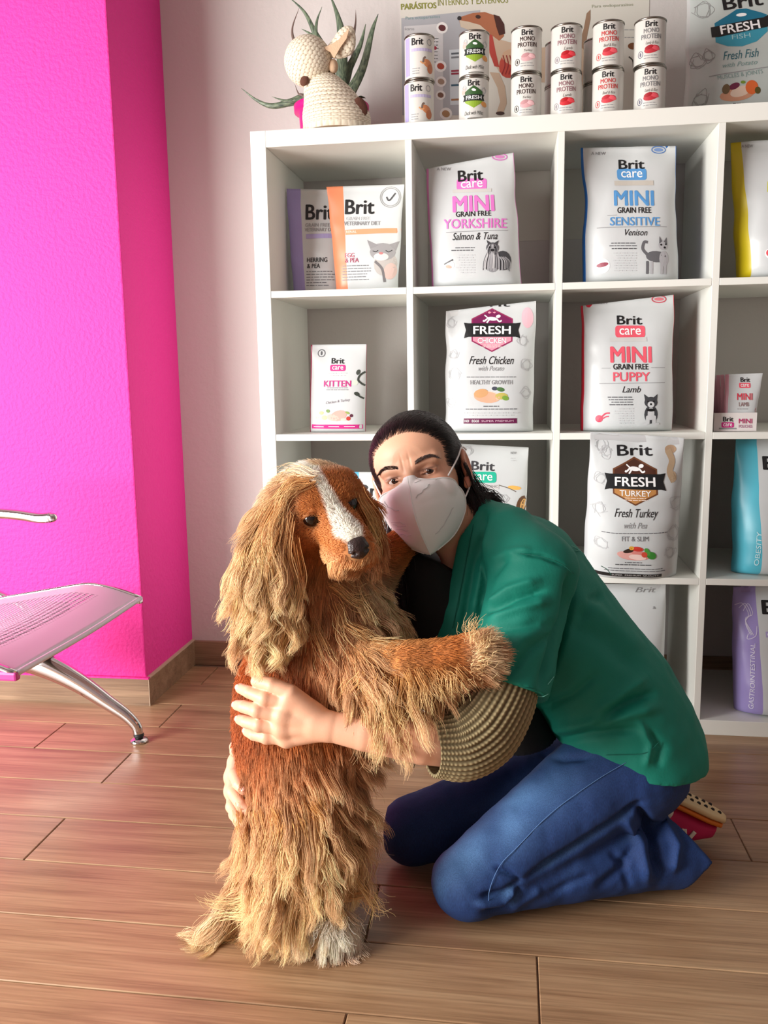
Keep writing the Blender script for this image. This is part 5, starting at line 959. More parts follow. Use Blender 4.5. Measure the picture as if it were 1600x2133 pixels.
lock('hair_lock', [hl(0.05, -0.13, -0.02), P(1000, 1035, -0.60), P(1025, 1040, -0.60), P(1042, 1052, -0.60)], 260, 0.007)
lock('hair_lock', [hl(-0.05, -0.10, -0.03), P(830, 1130, -0.66), P(845, 1190, -0.68), P(850, 1255, -0.69), P(870, 1330, -0.70)], 1500, 0.011)
for kx in range(5):
    lock('hair_lock', [hl(0.08, -0.085+0.004*kx, 0.02-0.006*kx), P(968+3*kx, 968+5*kx, -0.66), P(976+4*kx, 985+9*kx, -0.66), P(966+14*kx, 1004+9*kx, -0.65)], 14, 0.0012, 0.0003)

# --- clothing ------------------------------------------------------------------
def cloth_mat(name, c, rough, scale, bump, weave=None):
    m = mat(name, srgb(*c), rough, sheen=0.0); n, l, b = nodes(m); tc = n.new('ShaderNodeTexCoord'); t = n.new('ShaderNodeTexNoise'); t.inputs['Scale'].default_value = scale; t.inputs['Detail'].default_value = 5; l.new(tc.outputs['Object'], t.inputs['Vector'])
    bp = n.new('ShaderNodeBump'); bp.inputs['Strength'].default_value = bump; bp.inputs['Distance'].default_value = 0.0015; l.new(t.outputs[0], bp.inputs['Height']); l.new(bp.outputs[0], b.inputs['Normal']); return m
M_scrub = cloth_mat('green_cotton', (0, 128, 108), 0.7, 260, 0.25)
M_blackc = cloth_mat('black_knit', (12, 12, 13), 0.85, 200, 0.3)
# black undershirt
fu = Field((0.42, -0.90, 0.25), (1.1, -0.35, 0.95), 0.005)
fu.chain([P(905, 1190, -0.63), P(930, 1300, -0.63), P(985, 1420, -0.63), P(1060, 1540, -0.62)], [0.074, 0.088, 0.094, 0.09], 0.03, (1, 0.8, 1)); fu.chain(TC, [0.092, 0.098, 0.1, 0.1], 0.03, (1, 0.74, 1))
fu.seg(P(905, 1205, -0.60), RSH, 0.06, 0.05, 0.03)
n1 = unit(np.cross(P(935, 1186, -0.70)-P(868, 1150, -0.70), P(900, 1165, -0.5)+np.array([0, 0, 0.03])-P(868, 1150, -0.70))); n1 = n1 if n1[2] > 0 else -n1
fu.plane_cut(P(900, 1168, -0.70), n1, 0.003)
uv_, uF = fu.mesh(2); un = vnormals(uv_, uF); uv_ = uv_+un*(0.003*vnoise(uv_*np.array([40, 20, 14])))[:, None]
o = mesh_from('undershirt', uv_, uF, M_blackc, None, True); keep(o, person)
# scrub top
fs = Field((0.42, -0.98, 0.18), (1.16, -0.36, 1.0), 0.0034)
fs.chain(TC+[P(1318, 1560, -0.60)], [0.106, 0.112, 0.118, 0.122, 0.126], 0.03, (1, 0.74, 1))
fs.chain([P(1004, 1092, -0.625), P(1060, 1125, -0.68), LSH], [0.046, 0.058, 0.066], 0.03); fs.chain([P(1010, 1110, -0.58), P(1000, 1150, -0.52), RSH], [0.05, 0.058, 0.062], 0.03)
fs.seg(P(1040, 1260, -0.665), P(1010, 1420, -0.66), 0.075, 0.085, 0.03)
fs.seg(P(985, 1140, -0.655), P(960, 1330, -0.70), 0.045, 0.055, 0.03)
hc0 = P(1052, 1436, -0.85); an = unit(P(1030, 1480, -0.87)-LSH); e1 = P(1116, 1452, -0.83)-P(1000, 1412, -0.86); an = unit(an-unit(e1)*an.dot(unit(e1))*0.8)
fs.seg(LSH, P(1044, 1480, -0.862), 0.068, 0.064, 0.018, (1, 1.0, 1), 'add', [(hc0, an)])
fs.seg(RSH, P(880, 1300, -0.50), 0.062, 0.058, 0.02)
# neck opening and front edge: everything in front of the V edge is open
A1, B1 = P(962, 1085, -0.70), P(906, 1345, -0.73); nv_ = np.cross(B1-A1, np.array([0.10, 1.0, 0.0])); nv_ = unit(nv_); nv_ = nv_ if nv_[0] < 0 else -nv_
fs.plane_cut(A1, nv_, 0.002)
fs.seg(hl(0.0, -0.078, -0.06), NECK+np.array([0, 0, 0.0]), 0.060, 0.060, 0.004, op='sub')
# hem
h1, h2 = P(1050, 1545, -0.72), P(1400, 1618, -0.72); nh = unit(np.cross(h2-h1, np.array([0, 1.0, 0]))); nh = nh if nh[2] < 0 else -nh
fs.plane_cut(h1, nh, 0.003)
sv, sF = fs.mesh(2); sn = vnormals(sv, sF)
q = topx(sv)
sv = folds(sv, sn, [(a_, b__, c_*1.5) for a_, b__, c_ in [([(1008, 1262), (1060, 1228), (1130, 1205)], 9, 0.006), ([(1015, 1292), (1080, 1268), (1150, 1250)], 9, 0.005), ([(1008, 1278), (1070, 1248), (1140, 1228)], 7, -0.006), ([(1020, 1315), (1090, 1305), (1160, 1300)], 12, -0.004),
    ([(1190, 1190), (1180, 1290), (1125, 1440)], 10, -0.012), ([(1000, 1100), (985, 1180), (960, 1330)], 8, -0.005), ([(1020, 1100), (1005, 1200), (985, 1290)], 10, 0.006), ([(1010, 1060), (1000, 1120), (1002, 1180)], 8, -0.006),
    ([(1060, 1150), (1020, 1200), (1003, 1250)], 10, -0.006), ([(1070, 1152), (1130, 1158), (1180, 1180)], 4, -0.004), ([(1010, 1170), (1060, 1152), (1110, 1150)], 10, 0.004), ([(1230, 1490), (1300, 1440), (1350, 1410)], 12, 0.006), ([(1240, 1510), (1310, 1465), (1370, 1440)], 9, -0.008), ([(1100, 1530), (1200, 1510), (1300, 1490), (1380, 1470)], 12, 0.007), ([(1110, 1550), (1230, 1530), (1340, 1520)], 9, -0.006), ([(1180, 1300), (1260, 1330), (1330, 1400)], 20, -0.005), ([(1200, 1240), (1280, 1300), (1340, 1360)], 16, 0.004), ([(1350, 1520), (1380, 1560), (1370, 1600)], 8, -0.005), ([(1330, 1500), (1355, 1550), (1345, 1600)], 8, 0.004), ([(1045, 1390), (1090, 1330), (1150, 1290)], 12, 0.004), ([(1055, 1408), (1110, 1350), (1160, 1320)], 9, -0.004), ([(1210, 1300), (1230, 1250), (1260, 1240)], 10, -0.004), ([(1120, 1480), (1190, 1450), (1250, 1400)], 10, -0.005)]])
sn = vnormals(sv, sF); sv = sv+sn*(0.0022*vnoise(sv*np.array([22, 22, 14]))+0.0012*vnoise(sv*48))[:, None]
scrub_o = mesh_from('scrub_top', sv, sF, M_scrub, None, True); keep(scrub_o, person)
def on_field(fd, px, py, y0=-1.0, y1=-0.3):
    t = np.linspace(y0, y1, 400); d = ray(px, py); q = CAM+np.outer((t-CAM[1])/d[1], d); s_ = fd.sample(q); i = int(np.argmax(s_ < 0)); return q[i] if s_.min() < 0 else q[200]
def seam(name, fd, pts, r, m, off=0.0015, n=40, on=None):
    pts = catmull(np.array(pts, float), n); w_ = np.array([on_field(fd, a, c) for a, c in pts]); w_ = w_-FW*off; w_ = (np.vstack([w_[:1], w_, w_[-1:]])[:-2]+w_*2+np.vstack([w_[:1], w_, w_[-1:]])[2:])/4; v, f = tube_vf(w_, r, 6); sub(mesh_from(name, v, f, m), on)
M_seam = mat('green_seam', srgb(10, 108, 92), 0.8)
for nm, pts in (('shoulder_seam', [(1068, 1152), (1120, 1158), (1165, 1172), (1195, 1195)]), ('sleeve_hem', [(1004, 1398), (1050, 1420), (1116, 1436)]), ('neck_seam', [(985, 1090), (968, 1180), (942, 1310)]), ('pocket_seam', [(1260, 1572), (1340, 1568), (1372, 1545)])): seam(nm, fs, pts, 0.0007, M_seam, 0.0035, on=scrub_o)
# embroidered marks on the back panel and pocket
M_emb = mat('pale_thread', srgb(110, 190, 176), 0.7)
for pts in ([(1188, 1136), (1200, 1142), (1214, 1152)], [(1196, 1146), (1212, 1150), (1222, 1166)], [(1250, 1178), (1264, 1186), (1272, 1198)], [(1140, 1425), (1148, 1415), (1156, 1404)], [(1118, 1448), (1130, 1450), (1142, 1444)]): seam('embroidery', fs, pts, 0.0006, M_emb, 0.004, 10, scrub_o)
# knitted sleeve
M_knit = attr_color(mat('olive_knit', srgb(150, 132, 98), 0.9))
ce = np.array([P(1058, 1400, -0.838), P(1038, 1455, -0.862), P(1000, 1512, -0.885), P(952, 1546, -0.905), P(898, 1552, -0.922)]); rr = [0.050, 0.052, 0.055, 0.052, 0.045]
path = catmull(ce, 150); rad = np.interp(np.linspace(0, 1, 150), np.linspace(0, 1, 5), rr); t_, n_v, b_v = frames(path); seg_ = 220; V = []; C = []; RIB = 36
for i in range(150):
    for j in range(seg_):
        a = 2*math.pi*j/seg_; rb = math.cos(RIB*a); st_ = math.cos(i*2*math.pi/5.0+(math.pi if rb > 0 else 0)*0.5); d = 0.0016*rb+0.0005*st_*(rb > -0.3)
        low = max(0, -(math.cos(a)*n_v[i][2]+math.sin(a)*b_v[i][2])); droop = 0.012*low*math.sin(math.pi*min(1, i/133.))
        V.append(path[i]+(rad[i]+d+droop)*(math.cos(a)*n_v[i]+math.sin(a)*b_v[i])); k = np.clip(0.48+0.42*rb+0.14*st_*(rb > -0.3), 0, 1); C.append(LIN(92, 80, 54)*(1-k)+LIN(172, 156, 116)*k)
F = [(i*seg_+j, i*seg_+(j+1) % seg_, (i+1)*seg_+(j+1) % seg_, (i+1)*seg_+j) for i in range(149) for j in range(seg_)]
o = mesh_from('sweater_sleeve', V, F, M_knit, None, True, None, C); md = o.modifiers.new('s', 'SOLIDIFY'); md.thickness = 0.003; md.offset = -1; keep(o, person)
# jeans
M_jean = mat('denim', srgb(38, 76, 134), 0.8); n_, l_, b_ = nodes(M_jean)
at_ = n_.new('ShaderNodeAttribute'); at_.attribute_name = 'Col'; tc = n_.new('ShaderNodeTexCoord'); mp = n_.new('ShaderNodeMapping'); mp.inputs['Rotation'].default_value = (0.3, 0.6, 0.2); mp.inputs['Scale'].default_value = (900, 900, 120); l_.new(tc.outputs['Object'], mp.inputs[0]); tn = n_.new('ShaderNodeTexNoise'); tn.inputs['Scale'].default_value = 1.0; tn.inputs['Detail'].default_value = 2; l_.new(mp.outputs[0], tn.inputs['Vector'])
cr = n_.new('ShaderNodeValToRGB'); cr.color_ramp.elements[0].color = (0.45, 0.48, 0.55, 1); cr.color_ramp.elements[1].color = (1.45, 1.4, 1.35, 1); cr.color_ramp.elements[0].position = 0.3; cr.color_ramp.elements[1].position = 0.7; l_.new(tn.outputs[0], cr.inputs[0]); mx = n_.new('ShaderNodeMix'); mx.data_type = 'RGBA'; mx.blend_type = 'MULTIPLY'; mx.inputs[0].default_value = 0.6; l_.new(at_.outputs['Color'], mx.inputs[6]); l_.new(cr.outputs[0], mx.inputs[7]); l_.new(mx.outputs[2], b_.inputs['Base Color'])
fj = Field((0.40, -0.98, -0.01), (1.2, -0.30, 0.50), 0.0036)
SH1 = PZ(1180, 1800, 0.068); SH2 = PZ(1300, 1772, 0.075); HEMC = PZ(1400, 1765, 0.070)
fj.seg(HIPL, KNEE, 0.092, 0.062, 0.0); fj.ell((HIPL+HIPR)/2+np.array([0.02, 0, 0.02]), (0.10, 0.15, 0.10), None, 0.04)
HEMP = PZ(1394, 1717, 0.10); hemd = unit(RT*0.72+UP*0.62+FW*0.15)
for pr in ((KNEE+np.array([0.02, 0.015, -0.004]), SH1, 0.058, 0.062), (SH1, SH2, 0.062, 0.070), (SH2, HEMC+unit(HEMC-SH2)*0.06, 0.068, 0.074)): fj.seg(pr[0], pr[1], pr[2], pr[3], 0.008, (1, 1, 1.06), 'add', [(HEMP, hemd), (PZ(1449, 1776, 0.06), unit(RT*0.77-UP*0.64))] if pr[0] is SH2 else None)
fj.seg(HIPR, RKNEE, 0.09, 0.062, 0.02); fj.seg(RKNEE+np.array([0.02, 0.01, 0]), RANK, 0.056, 0.06, 0.008)
fj.plane_cut((0, 0, 0.0012), (0, 0, -1.0), 0.004)
jv, jF = fj.mesh(2); jn = vnormals(jv, jF)
jv = folds(jv, jn, [(a_, b__, c_*1.4) for a_, b__, c_ in [([(1092, 1832), (1180, 1780), (1300, 1700), (1340, 1670)], 7, -0.012), ([(1000, 1868), (1050, 1860), (1085, 1838)], 7, -0.008), ([(985, 1885), (1045, 1878), (1080, 1850)], 7, 0.006), ([(1000, 1902), (1060, 1885), (1088, 1845)], 6, -0.006), ([(1030, 1808), (1070, 1825), (1090, 1838)], 5, -0.005), ([(1060, 1895), (1100, 1870), (1130, 1850)], 9, 0.004),
    ([(1330, 1680), (1360, 1740), (1375, 1830)], 10, -0.014), ([(1300, 1700), (1335, 1760), (1350, 1840)], 10, 0.008), ([(1375, 1700), (1410, 1760), (1400, 1820)], 10, 0.008), ([(1240, 1850), (1290, 1815), (1320, 1760)], 9, -0.006), ([(1270, 1770), (1300, 1800), (1310, 1850)], 8, -0.004), ([(1140, 1868), (1190, 1840), (1240, 1820)], 9, -0.004), ([(1120, 1570), (1170, 1580), (1240, 1575)], 8, -0.004)]])
jn = vnormals(jv, jF); jv = jv+jn*(0.002*vnoise(jv*26)+0.0008*vnoise(jv*70))[:, None]; jv[:, 2] = np.maximum(jv[:, 2], 0.001)
# worn pale patches along the top of the thigh and knee
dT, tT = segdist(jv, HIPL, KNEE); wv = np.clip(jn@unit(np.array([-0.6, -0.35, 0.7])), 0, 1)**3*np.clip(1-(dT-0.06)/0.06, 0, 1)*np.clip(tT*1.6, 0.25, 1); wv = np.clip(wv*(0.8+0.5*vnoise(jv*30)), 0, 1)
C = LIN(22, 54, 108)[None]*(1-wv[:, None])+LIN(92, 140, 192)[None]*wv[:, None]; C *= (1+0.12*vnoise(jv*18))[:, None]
jeans_o = mesh_from('jeans', jv, jF, M_jean, None, True, None, C); keep(jeans_o, person)
M_thr = mat('denim_thread', srgb(92, 130, 182), 0.8)
seam('side_seam', fj, [(1305, 1586), (1240, 1625), (1150, 1690), (1080, 1760), (1042, 1800), (1020, 1850), (1018, 1885)], 0.0006, M_thr, 0.003, 60, jeans_o)
# trainers: sole turned up, toe on the floor
def shoe(T0, prefix):
    H0 = T0(PZ(1338, 1652, 0.125)); TO = T0(PZ(1484, 1716, 0.036)); ax = unit(TO-H0); sn_ = unit(np.array([0.30, 0.05, 0.95])-ax*ax.dot(np.array([0.30, 0.05, 0.95]))); sd = np.cross(ax, sn_); L = np.linalg.norm(TO-H0)
    prof_w = np.interp(np.linspace(0, 1, 30), [0, 0.1, 0.4, 0.7, 0.9, 1.0], [0.026, 0.032, 0.034, 0.040, 0.033, 0.012]); 
    V = []; n2 = 28
    for i in range(30):
        s_ = i/29; c = H0+ax*(L*(s_*1.04-0.03)); hgt = np.interp(s_, [0, 0.3, 0.7, 1], [0.075, 0.072, 0.050, 0.022])
        for a in np.linspace(0, 2*math.pi, n2, endpoint=False):
            cc, ss = math.cos(a), math.sin(a); V.append(c+sd*prof_w[i]*np.sign(cc)*abs(cc)**0.75+sn_*(0.008-hgt/2+hgt/2*np.sign(ss)*abs(ss)**0.7))
    V = np.array(V); V[:, 2] = np.maximum(V[:, 2], 0.001)
    F = [(i*n2+j, i*n2+(j+1) % n2, (i+1)*n2+(j+1) % n2, (i+1)*n2+j) for i in range(29) for j in range(n2)]; F.append(tuple(range(n2))[::-1]); F.append(tuple(range(29*n2, 30*n2)))
    sh_o = keep(mesh_from('shoe', V, F, mat('magenta_suede', srgb(196, 16, 84), 0.75)), person)
    def slab(nm, a0, a1, grow, m, k0=0, k1=30):
        V = []; n2 = 24
        for i in range(k0, k1):
            s_ = i/29; c = H0+ax*(L*(s_*1.06-0.03))
            for a in np.linspace(0, 2*math.pi, n2, endpoint=False):
                cc, ss = math.cos(a), math.sin(a); ww = (prof_w[i]+grow); V.append(c+sd*ww*np.sign(cc)*abs(cc)**0.6+sn_*((a0+a1)/2+(a1-a0)/2*np.sign(ss)*abs(ss)**0.5))
        F = [(i*n2+j, i*n2+(j+1) % n2, (i+1)*n2+(j+1) % n2, (i+1)*n2+j) for i in range(k1-k0-1) for j in range(n2)]; F.append(tuple(range(n2))[::-1]); F.append(tuple(range((k1-k0-1)*n2, (k1-k0)*n2)))
        sub(mesh_from(nm, V, F, m), sh_o)
    slab('midsole', 0.006, 0.018, 0.003, mat('orange_foam', srgb(226, 120, 24), 0.6)); slab('outsole', 0.016, 0.029, 0.004, mat('cream_rubber', srgb(222, 190, 140), 0.6))
    lug = mat('dark_rubber', srgb(40, 28, 24), 0.8)
    for k in range(8):
        c = H0+ax*(L*(0.22+0.1*k))+sn_*0.029
        for s2 in (-0.6, 0.6): sub(blob('outsole_lug', c+sd*s2*0.024, (0.004, 0.005, 0.0035), lug, person, n=8), sh_o)
    # applied letter and heel tab on the side that shows
    side = unit(-FW-ax*(-FW).dot(ax)-sn_*(-FW).dot(sn_)*0.6); M_let = mat('cream_leather', srgb(232, 224, 206), 0.6)
    def on_side(s_, h_): 
        i = s_*29; w_ = np.interp(i, np.arange(30), prof_w); return H0+ax*(L*(s_*1.04-0.03))+sn_*h_+unit(sd*np.sign(sd.dot(-FW)))*(w_+0.0012)
    def strip(nm, pts, wd):
        w_ = np.array([on_side(*q) for q in pts]); v, f = tube_vf(catmull(w_, 12), wd, 8, 0.35); sub(mesh_from(nm, v, f, M_let), sh_o)
    strip('letter_stroke', [(0.50, -0.046), (0.51, -0.020)], 0.0045); strip('letter_stroke', [(0.51, -0.020), (0.60, -0.045)], 0.0045); strip('letter_stroke', [(0.60, -0.045), (0.63, -0.016)], 0.0045)
    strip('heel_tab', [(0.08, -0.004), (0.30, -0.006)], 0.0075)
shoe(lambda q: q, 'near'); shoe(lambda q: q+(RANK-ANK)*np.array([1, 1, 0]), 'far')

# ------------------------------------------------------------------ the dog, standing on its hind legs
dog = empty('dog', (0.30, -0.84, 0.0), 'golden cocker spaniel with a white blaze standing upright against the woman', 'dog')
DE = P(682, 1058, -0.885)
xd = unit(RT*79+UP*32+FW*28); md_ = RT*0.040-UP*0.034-FW*0.076; fd_ = unit(md_-xd*md_.dot(xd)); ud = np.cross(xd, fd_); ud = ud if ud[2] > 0 else -ud
DM = np.stack([xd, fd_, ud])
def dl(x, y, z): return DE+x*xd+y*fd_+z*ud
fd = Field((0.10, -1.02, -0.005), (0.76, -0.62, 0.96), 0.0030)
# trunk
fd.chain([P(640, 1140, -0.815), P(660, 1240, -0.805), P(690, 1320, -0.80)], [0.058, 0.078, 0.095], 0.02)
fd.chain([P(690, 1320, -0.80), P(645, 1440, -0.815), P(625, 1560, -0.82), P(625, 1680, -0.825)], [0.096, 0.098, 0.092, 0.088], 0.03, (1, 1.12, 1))
fd.ell(P(590, 1500, -0.825), (0.078, 0.066, 0.14), None, 0.03)
# hind legs
fd.chain([P(628, 1690, -0.85), P(618, 1790, -0.865), P(640, 1880, -0.87)], [0.076, 0.056, 0.032], 0.03); fd.chain([P(640, 1880, -0.87), PZ(672, 1930, 0.030), PZ(700, 1944, 0.024)], [0.032, 0.030, 0.026], 0.02)
fd.chain([P(600, 1700, -0.79), P(575, 1800, -0.78), P(560, 1870, -0.77), PZ(600, 1900, 0.028)], [0.07, 0.05, 0.03, 0.028], 0.03)
for k in range(4): fd.seg(PZ(690, 1940, 0.024), PZ(690+9*k, 1962-3*k, 0.016), 0.014, 0.012, 0.006)
# tail
fd.chain([P(560, 1740, -0.80), PZ(520, 1860, 0.05), PZ(470, 1900, 0.035)], [0.03, 0.022, 0.014], 0.02)
# fore legs
PAW = P(990, 1362, -0.905)
fd.chain([P(720, 1385, -0.86), P(775, 1396, -0.895)], [0.060, 0.042], 0.03); fd.chain([P(775, 1396, -0.895), P(850, 1382, -0.915), P(940, 1368, -0.915), PAW], [0.041, 0.031, 0.026, 0.029], 0.012)
for k in range(4): fd.seg(P(975, 1345+14*k, -0.905), P(1002, 1338+17*k, -0.912), 0.015, 0.0125, 0.006)
fd.chain([P(740, 1290, -0.745), P(775, 1210, -0.725), P(806, 1165, -0.715), P(832, 1138, -0.70)], [0.055, 0.036, 0.030, 0.026], 0.02)
# ears: near one hangs wide and long, far one narrow
EARS = [dl(-0.048, -0.030, 0.012), P(572, 1100, -0.898), P(556, 1190, -0.915), P(552, 1265, -0.915)]
Rk = np.stack([unit(RT-UP*0.1), -FW, UP])
fd.chain([EARS[0], EARS[1], EARS[2], EARS[3]], [0.030, 0.040, 0.046, 0.042], 0.012, (1, 1.6, 1))
fd.chain([dl(0.046, -0.030, 0.012), P(765, 1060, -0.835), P(778, 1110, -0.832), P(784, 1150, -0.835)], [0.014, 0.016, 0.014, 0.008], 0.004)
# head
fd.ell(dl(0, -0.046, 0.003), (0.056, 0.062, 0.045), DM, 0.03); fd.ell(dl(0, -0.012, 0.010), (0.046, 0.036, 0.032), DM, 0.015)
fd.seg(dl(0, 0.012, -0.016), dl(0, 0.076, -0.031), 0.035, 0.030, 0.016)
for sx in (-1, 1):
    fd.ell(dl(sx*0.036, -0.016, -0.026), (0.028, 0.034, 0.032), DM, 0.016); fd.ell(dl(sx*0.019, 0.056, -0.048), (0.020, 0.038, 0.024), DM, 0.006); fd.ell(dl(sx*0.027, 0.003, 0.020), (0.016, 0.013, 0.009), DM, 0.010)
    fd.ell(dl(sx*0.031, 0.020, 0.000), (0.014, 0.012, 0.0115), DM, 0.005, 'sub')
for sx in (-1, 1):
    fd.chain([dl(sx*0.019, 0.019, 0.004), dl(sx*0.030, 0.019, 0.0136), dl(sx*0.043, 0.013, 0.006)], [0.003, 0.004, 0.003], 0.003); fd.chain([dl(sx*0.020, 0.019, -0.004), dl(sx*0.031, 0.017, -0.0136), dl(sx*0.043, 0.012, -0.004)], [0.0025, 0.003, 0.0025], 0.003)
fd.seg(dl(0, 0.0, -0.056), dl(0, 0.066, -0.066), 0.024, 0.014, 0.012)
fd.chain([dl(0, -0.04, -0.02), P(640, 1140, -0.815)], [0.05, 0.06], 0.02)
fd.plane_cut((0, 0, 0.0015), (0, 0, -1.0), 0.003)
dv, dF = fd.mesh(2); dn = vnormals(dv, dF)
# colour of coat (patches as on the animal)
GOLD, RED, CREAM, WHITE, DARK, PALE = LIN(206, 138, 70), LIN(176, 88, 34), LIN(226, 178, 112), LIN(255, 248, 234), LIN(120, 60, 26), LIN(238, 212, 172)
def coat(p):
    L = np.stack([(p-DE)@xd, (p-DE)@fd_, (p-DE)@ud], 1); c = np.tile(LIN(192, 112, 52), (len(p), 1)); q = topx(p)
    def blend(w, col): 
        nonlocal c; w = np.clip(w, 0, 1)[:, None]; c = c*(1-w)+w*col
    sp = lambda px, py, sx, sy: np.exp(-((q[:, 0]-px)/sx)**2-((q[:, 1]-py)/sy)**2)
    blend(sp(520, 1420, 70, 110)*1.1, RED); blend(sp(500, 1520, 60, 90)*1.0, RED); blend(sp(700, 1300, 60, 50)*0.8, RED)
    for e0, e1 in zip(EARS[:-1], EARS[1:]):
        d, t = segdist(p, e0, e1); blend(np.clip(1.25-d/0.05, 0, 1), LIN(238, 202, 154))
    blend(sp(800, 1330, 90, 60)*0.6, CREAM); blend(sp(700, 1180, 90, 40)*0.3, CREAM); blend(sp(770, 1230, 60, 40)*0.8, PALE)
    blend(sp(640, 1780, 130, 130)*0.85, CREAM); blend(sp(690, 1930, 60, 40)*1.3, WHITE); blend(sp(1000, 1365, 26, 60)*1.0, PALE); blend(sp(470, 1890, 60, 40)*1.0, PALE); blend(sp(820, 1450, 120, 50)*0.8, CREAM); blend(sp(870, 1362, 80, 22)*0.9, LIN(188, 112, 54))
    hd = np.linalg.norm(L*np.array([1, 0.7, 1.0]), axis=1) < 0.085
    w = np.where(hd, 1.0, 0.0)*(L[:, 1] > -0.075); 
    c = np.where((w > 0)[:, None], LIN(204, 128, 68)[None]*(1+0*c), c) if True else c
    d, t = segdist(p, EARS[0], EARS[1]); blend(np.where(hd, np.clip(1.2-d/0.036, 0, 1), 0), LIN(240, 212, 168))
    fz = np.clip((L[:, 1]+0.05)/0.03, 0, 1)
    # muzzle sides paler, crown cream, blaze white
    blend(hd*np.clip((L[:, 1]-0.02)/0.03, 0, 1)*np.clip((-0.022-L[:, 2])/0.02, 0, 1)*0.8, LIN(232, 184, 130)); blend(hd*np.clip((-0.018-L[:, 1])/0.03, 0, 1)*np.clip((L[:, 2]-0.01)/0.02, 0, 1)*0.85, LIN(240, 216, 180))
    bw = np.interp(L[:, 1], [-0.06, -0.02, 0.01, 0.04, 0.075, 0.095], [0.020, 0.010, 0.0075, 0.012, 0.020, 0.012]); blend(hd*(L[:, 2] > -0.03)*np.clip((bw-np.abs(L[:, 0]))/0.005+0.5, 0, 1)*np.clip((L[:, 2]+0.036)/0.008, 0, 1), WHITE)
    for k, (a, b_) in enumerate(((0.004, 0.030), (-0.006, 0.042), (0.009, 0.048), (-0.010, 0.058), (0.002, 0.064), (0.012, 0.066), (-0.003, 0.036), (-0.013, 0.070), (0.006, 0.074))): blend(hd*(L[:, 2] > -0.03)*np.clip(1.6-np.hypot(L[:, 0]-a, L[:, 1]-b_)/0.0016, 0, 1)*0.8, LIN(110, 70, 50))
    for sx in (-1, 1): blend(hd*np.clip(1.5-np.linalg.norm((L-np.array([sx*0.030, 0.014, 0.0]))*np.array([1, 0.6, 1.1]), axis=1)/0.0115, 0, 1), LIN(54, 28, 18))
    blend(hd*np.clip(1.4-np.abs(L[:, 2]+0.058)/0.003, 0, 1)*(L[:, 1] > 0.03)*0.7, LIN(96, 50, 40))
    blend(hd*np.exp(-((L[:, 0]+0.022)/0.008)**2-((L[:, 1]-0.072)/0.012)**2-((L[:, 2]+0.034)/0.010)**2)*0.6, LIN(190, 92, 60))
    return c
dc = coat(dv)
M_coat = attr_color(mat('coat_skin', srgb(190, 110, 50), 0.8)); keep(mesh_from('body', dv, dF, M_coat, None, True, None, dc*0.8), dog)
# eyes, nose
M_deye = mat('dog_eye', srgb(14, 8, 7), 0.05, coat=1.0)
for sx in (-1, 1):
    blob('eye', dl(sx*0.0305, 0.0098, 0.0), (0.0142, 0.0134, 0.0134), M_deye, dog, n=28)
M_nose = add_bump(mat('dog_nose', srgb(52, 38, 36), 0.36), 420, 0.5, 0.001, kind='VORONOI')
fn = Field(dl(0, 0.102, -0.025)-0.035, dl(0, 0.102, -0.025)+0.035, 0.0013)
fn.ell(dl(0, 0.098, -0.026), (0.0168, 0.012, 0.0128), DM, 0.0); fn.ell(dl(0, 0.092, -0.015), (0.014, 0.011, 0.007), DM, 0.008); fn.seg(dl(0, 0.100, -0.031), dl(0, 0.096, -0.043), 0.006, 0.004, 0.006)
for sx in (-1, 1): fn.ell(dl(sx*0.0092, 0.1105, -0.025), (0.0042, 0.006, 0.0036), DM, 0.002, 'sub'); fn.seg(dl(sx*0.011, 0.108, -0.027), dl(sx*0.019, 0.096, -0.027), 0.0022, 0.001, 0.001, op='sub')
nv2, nF2 = fn.mesh(2); keep(mesh_from('nose', nv2, nF2, M_nose, None, True), dog)
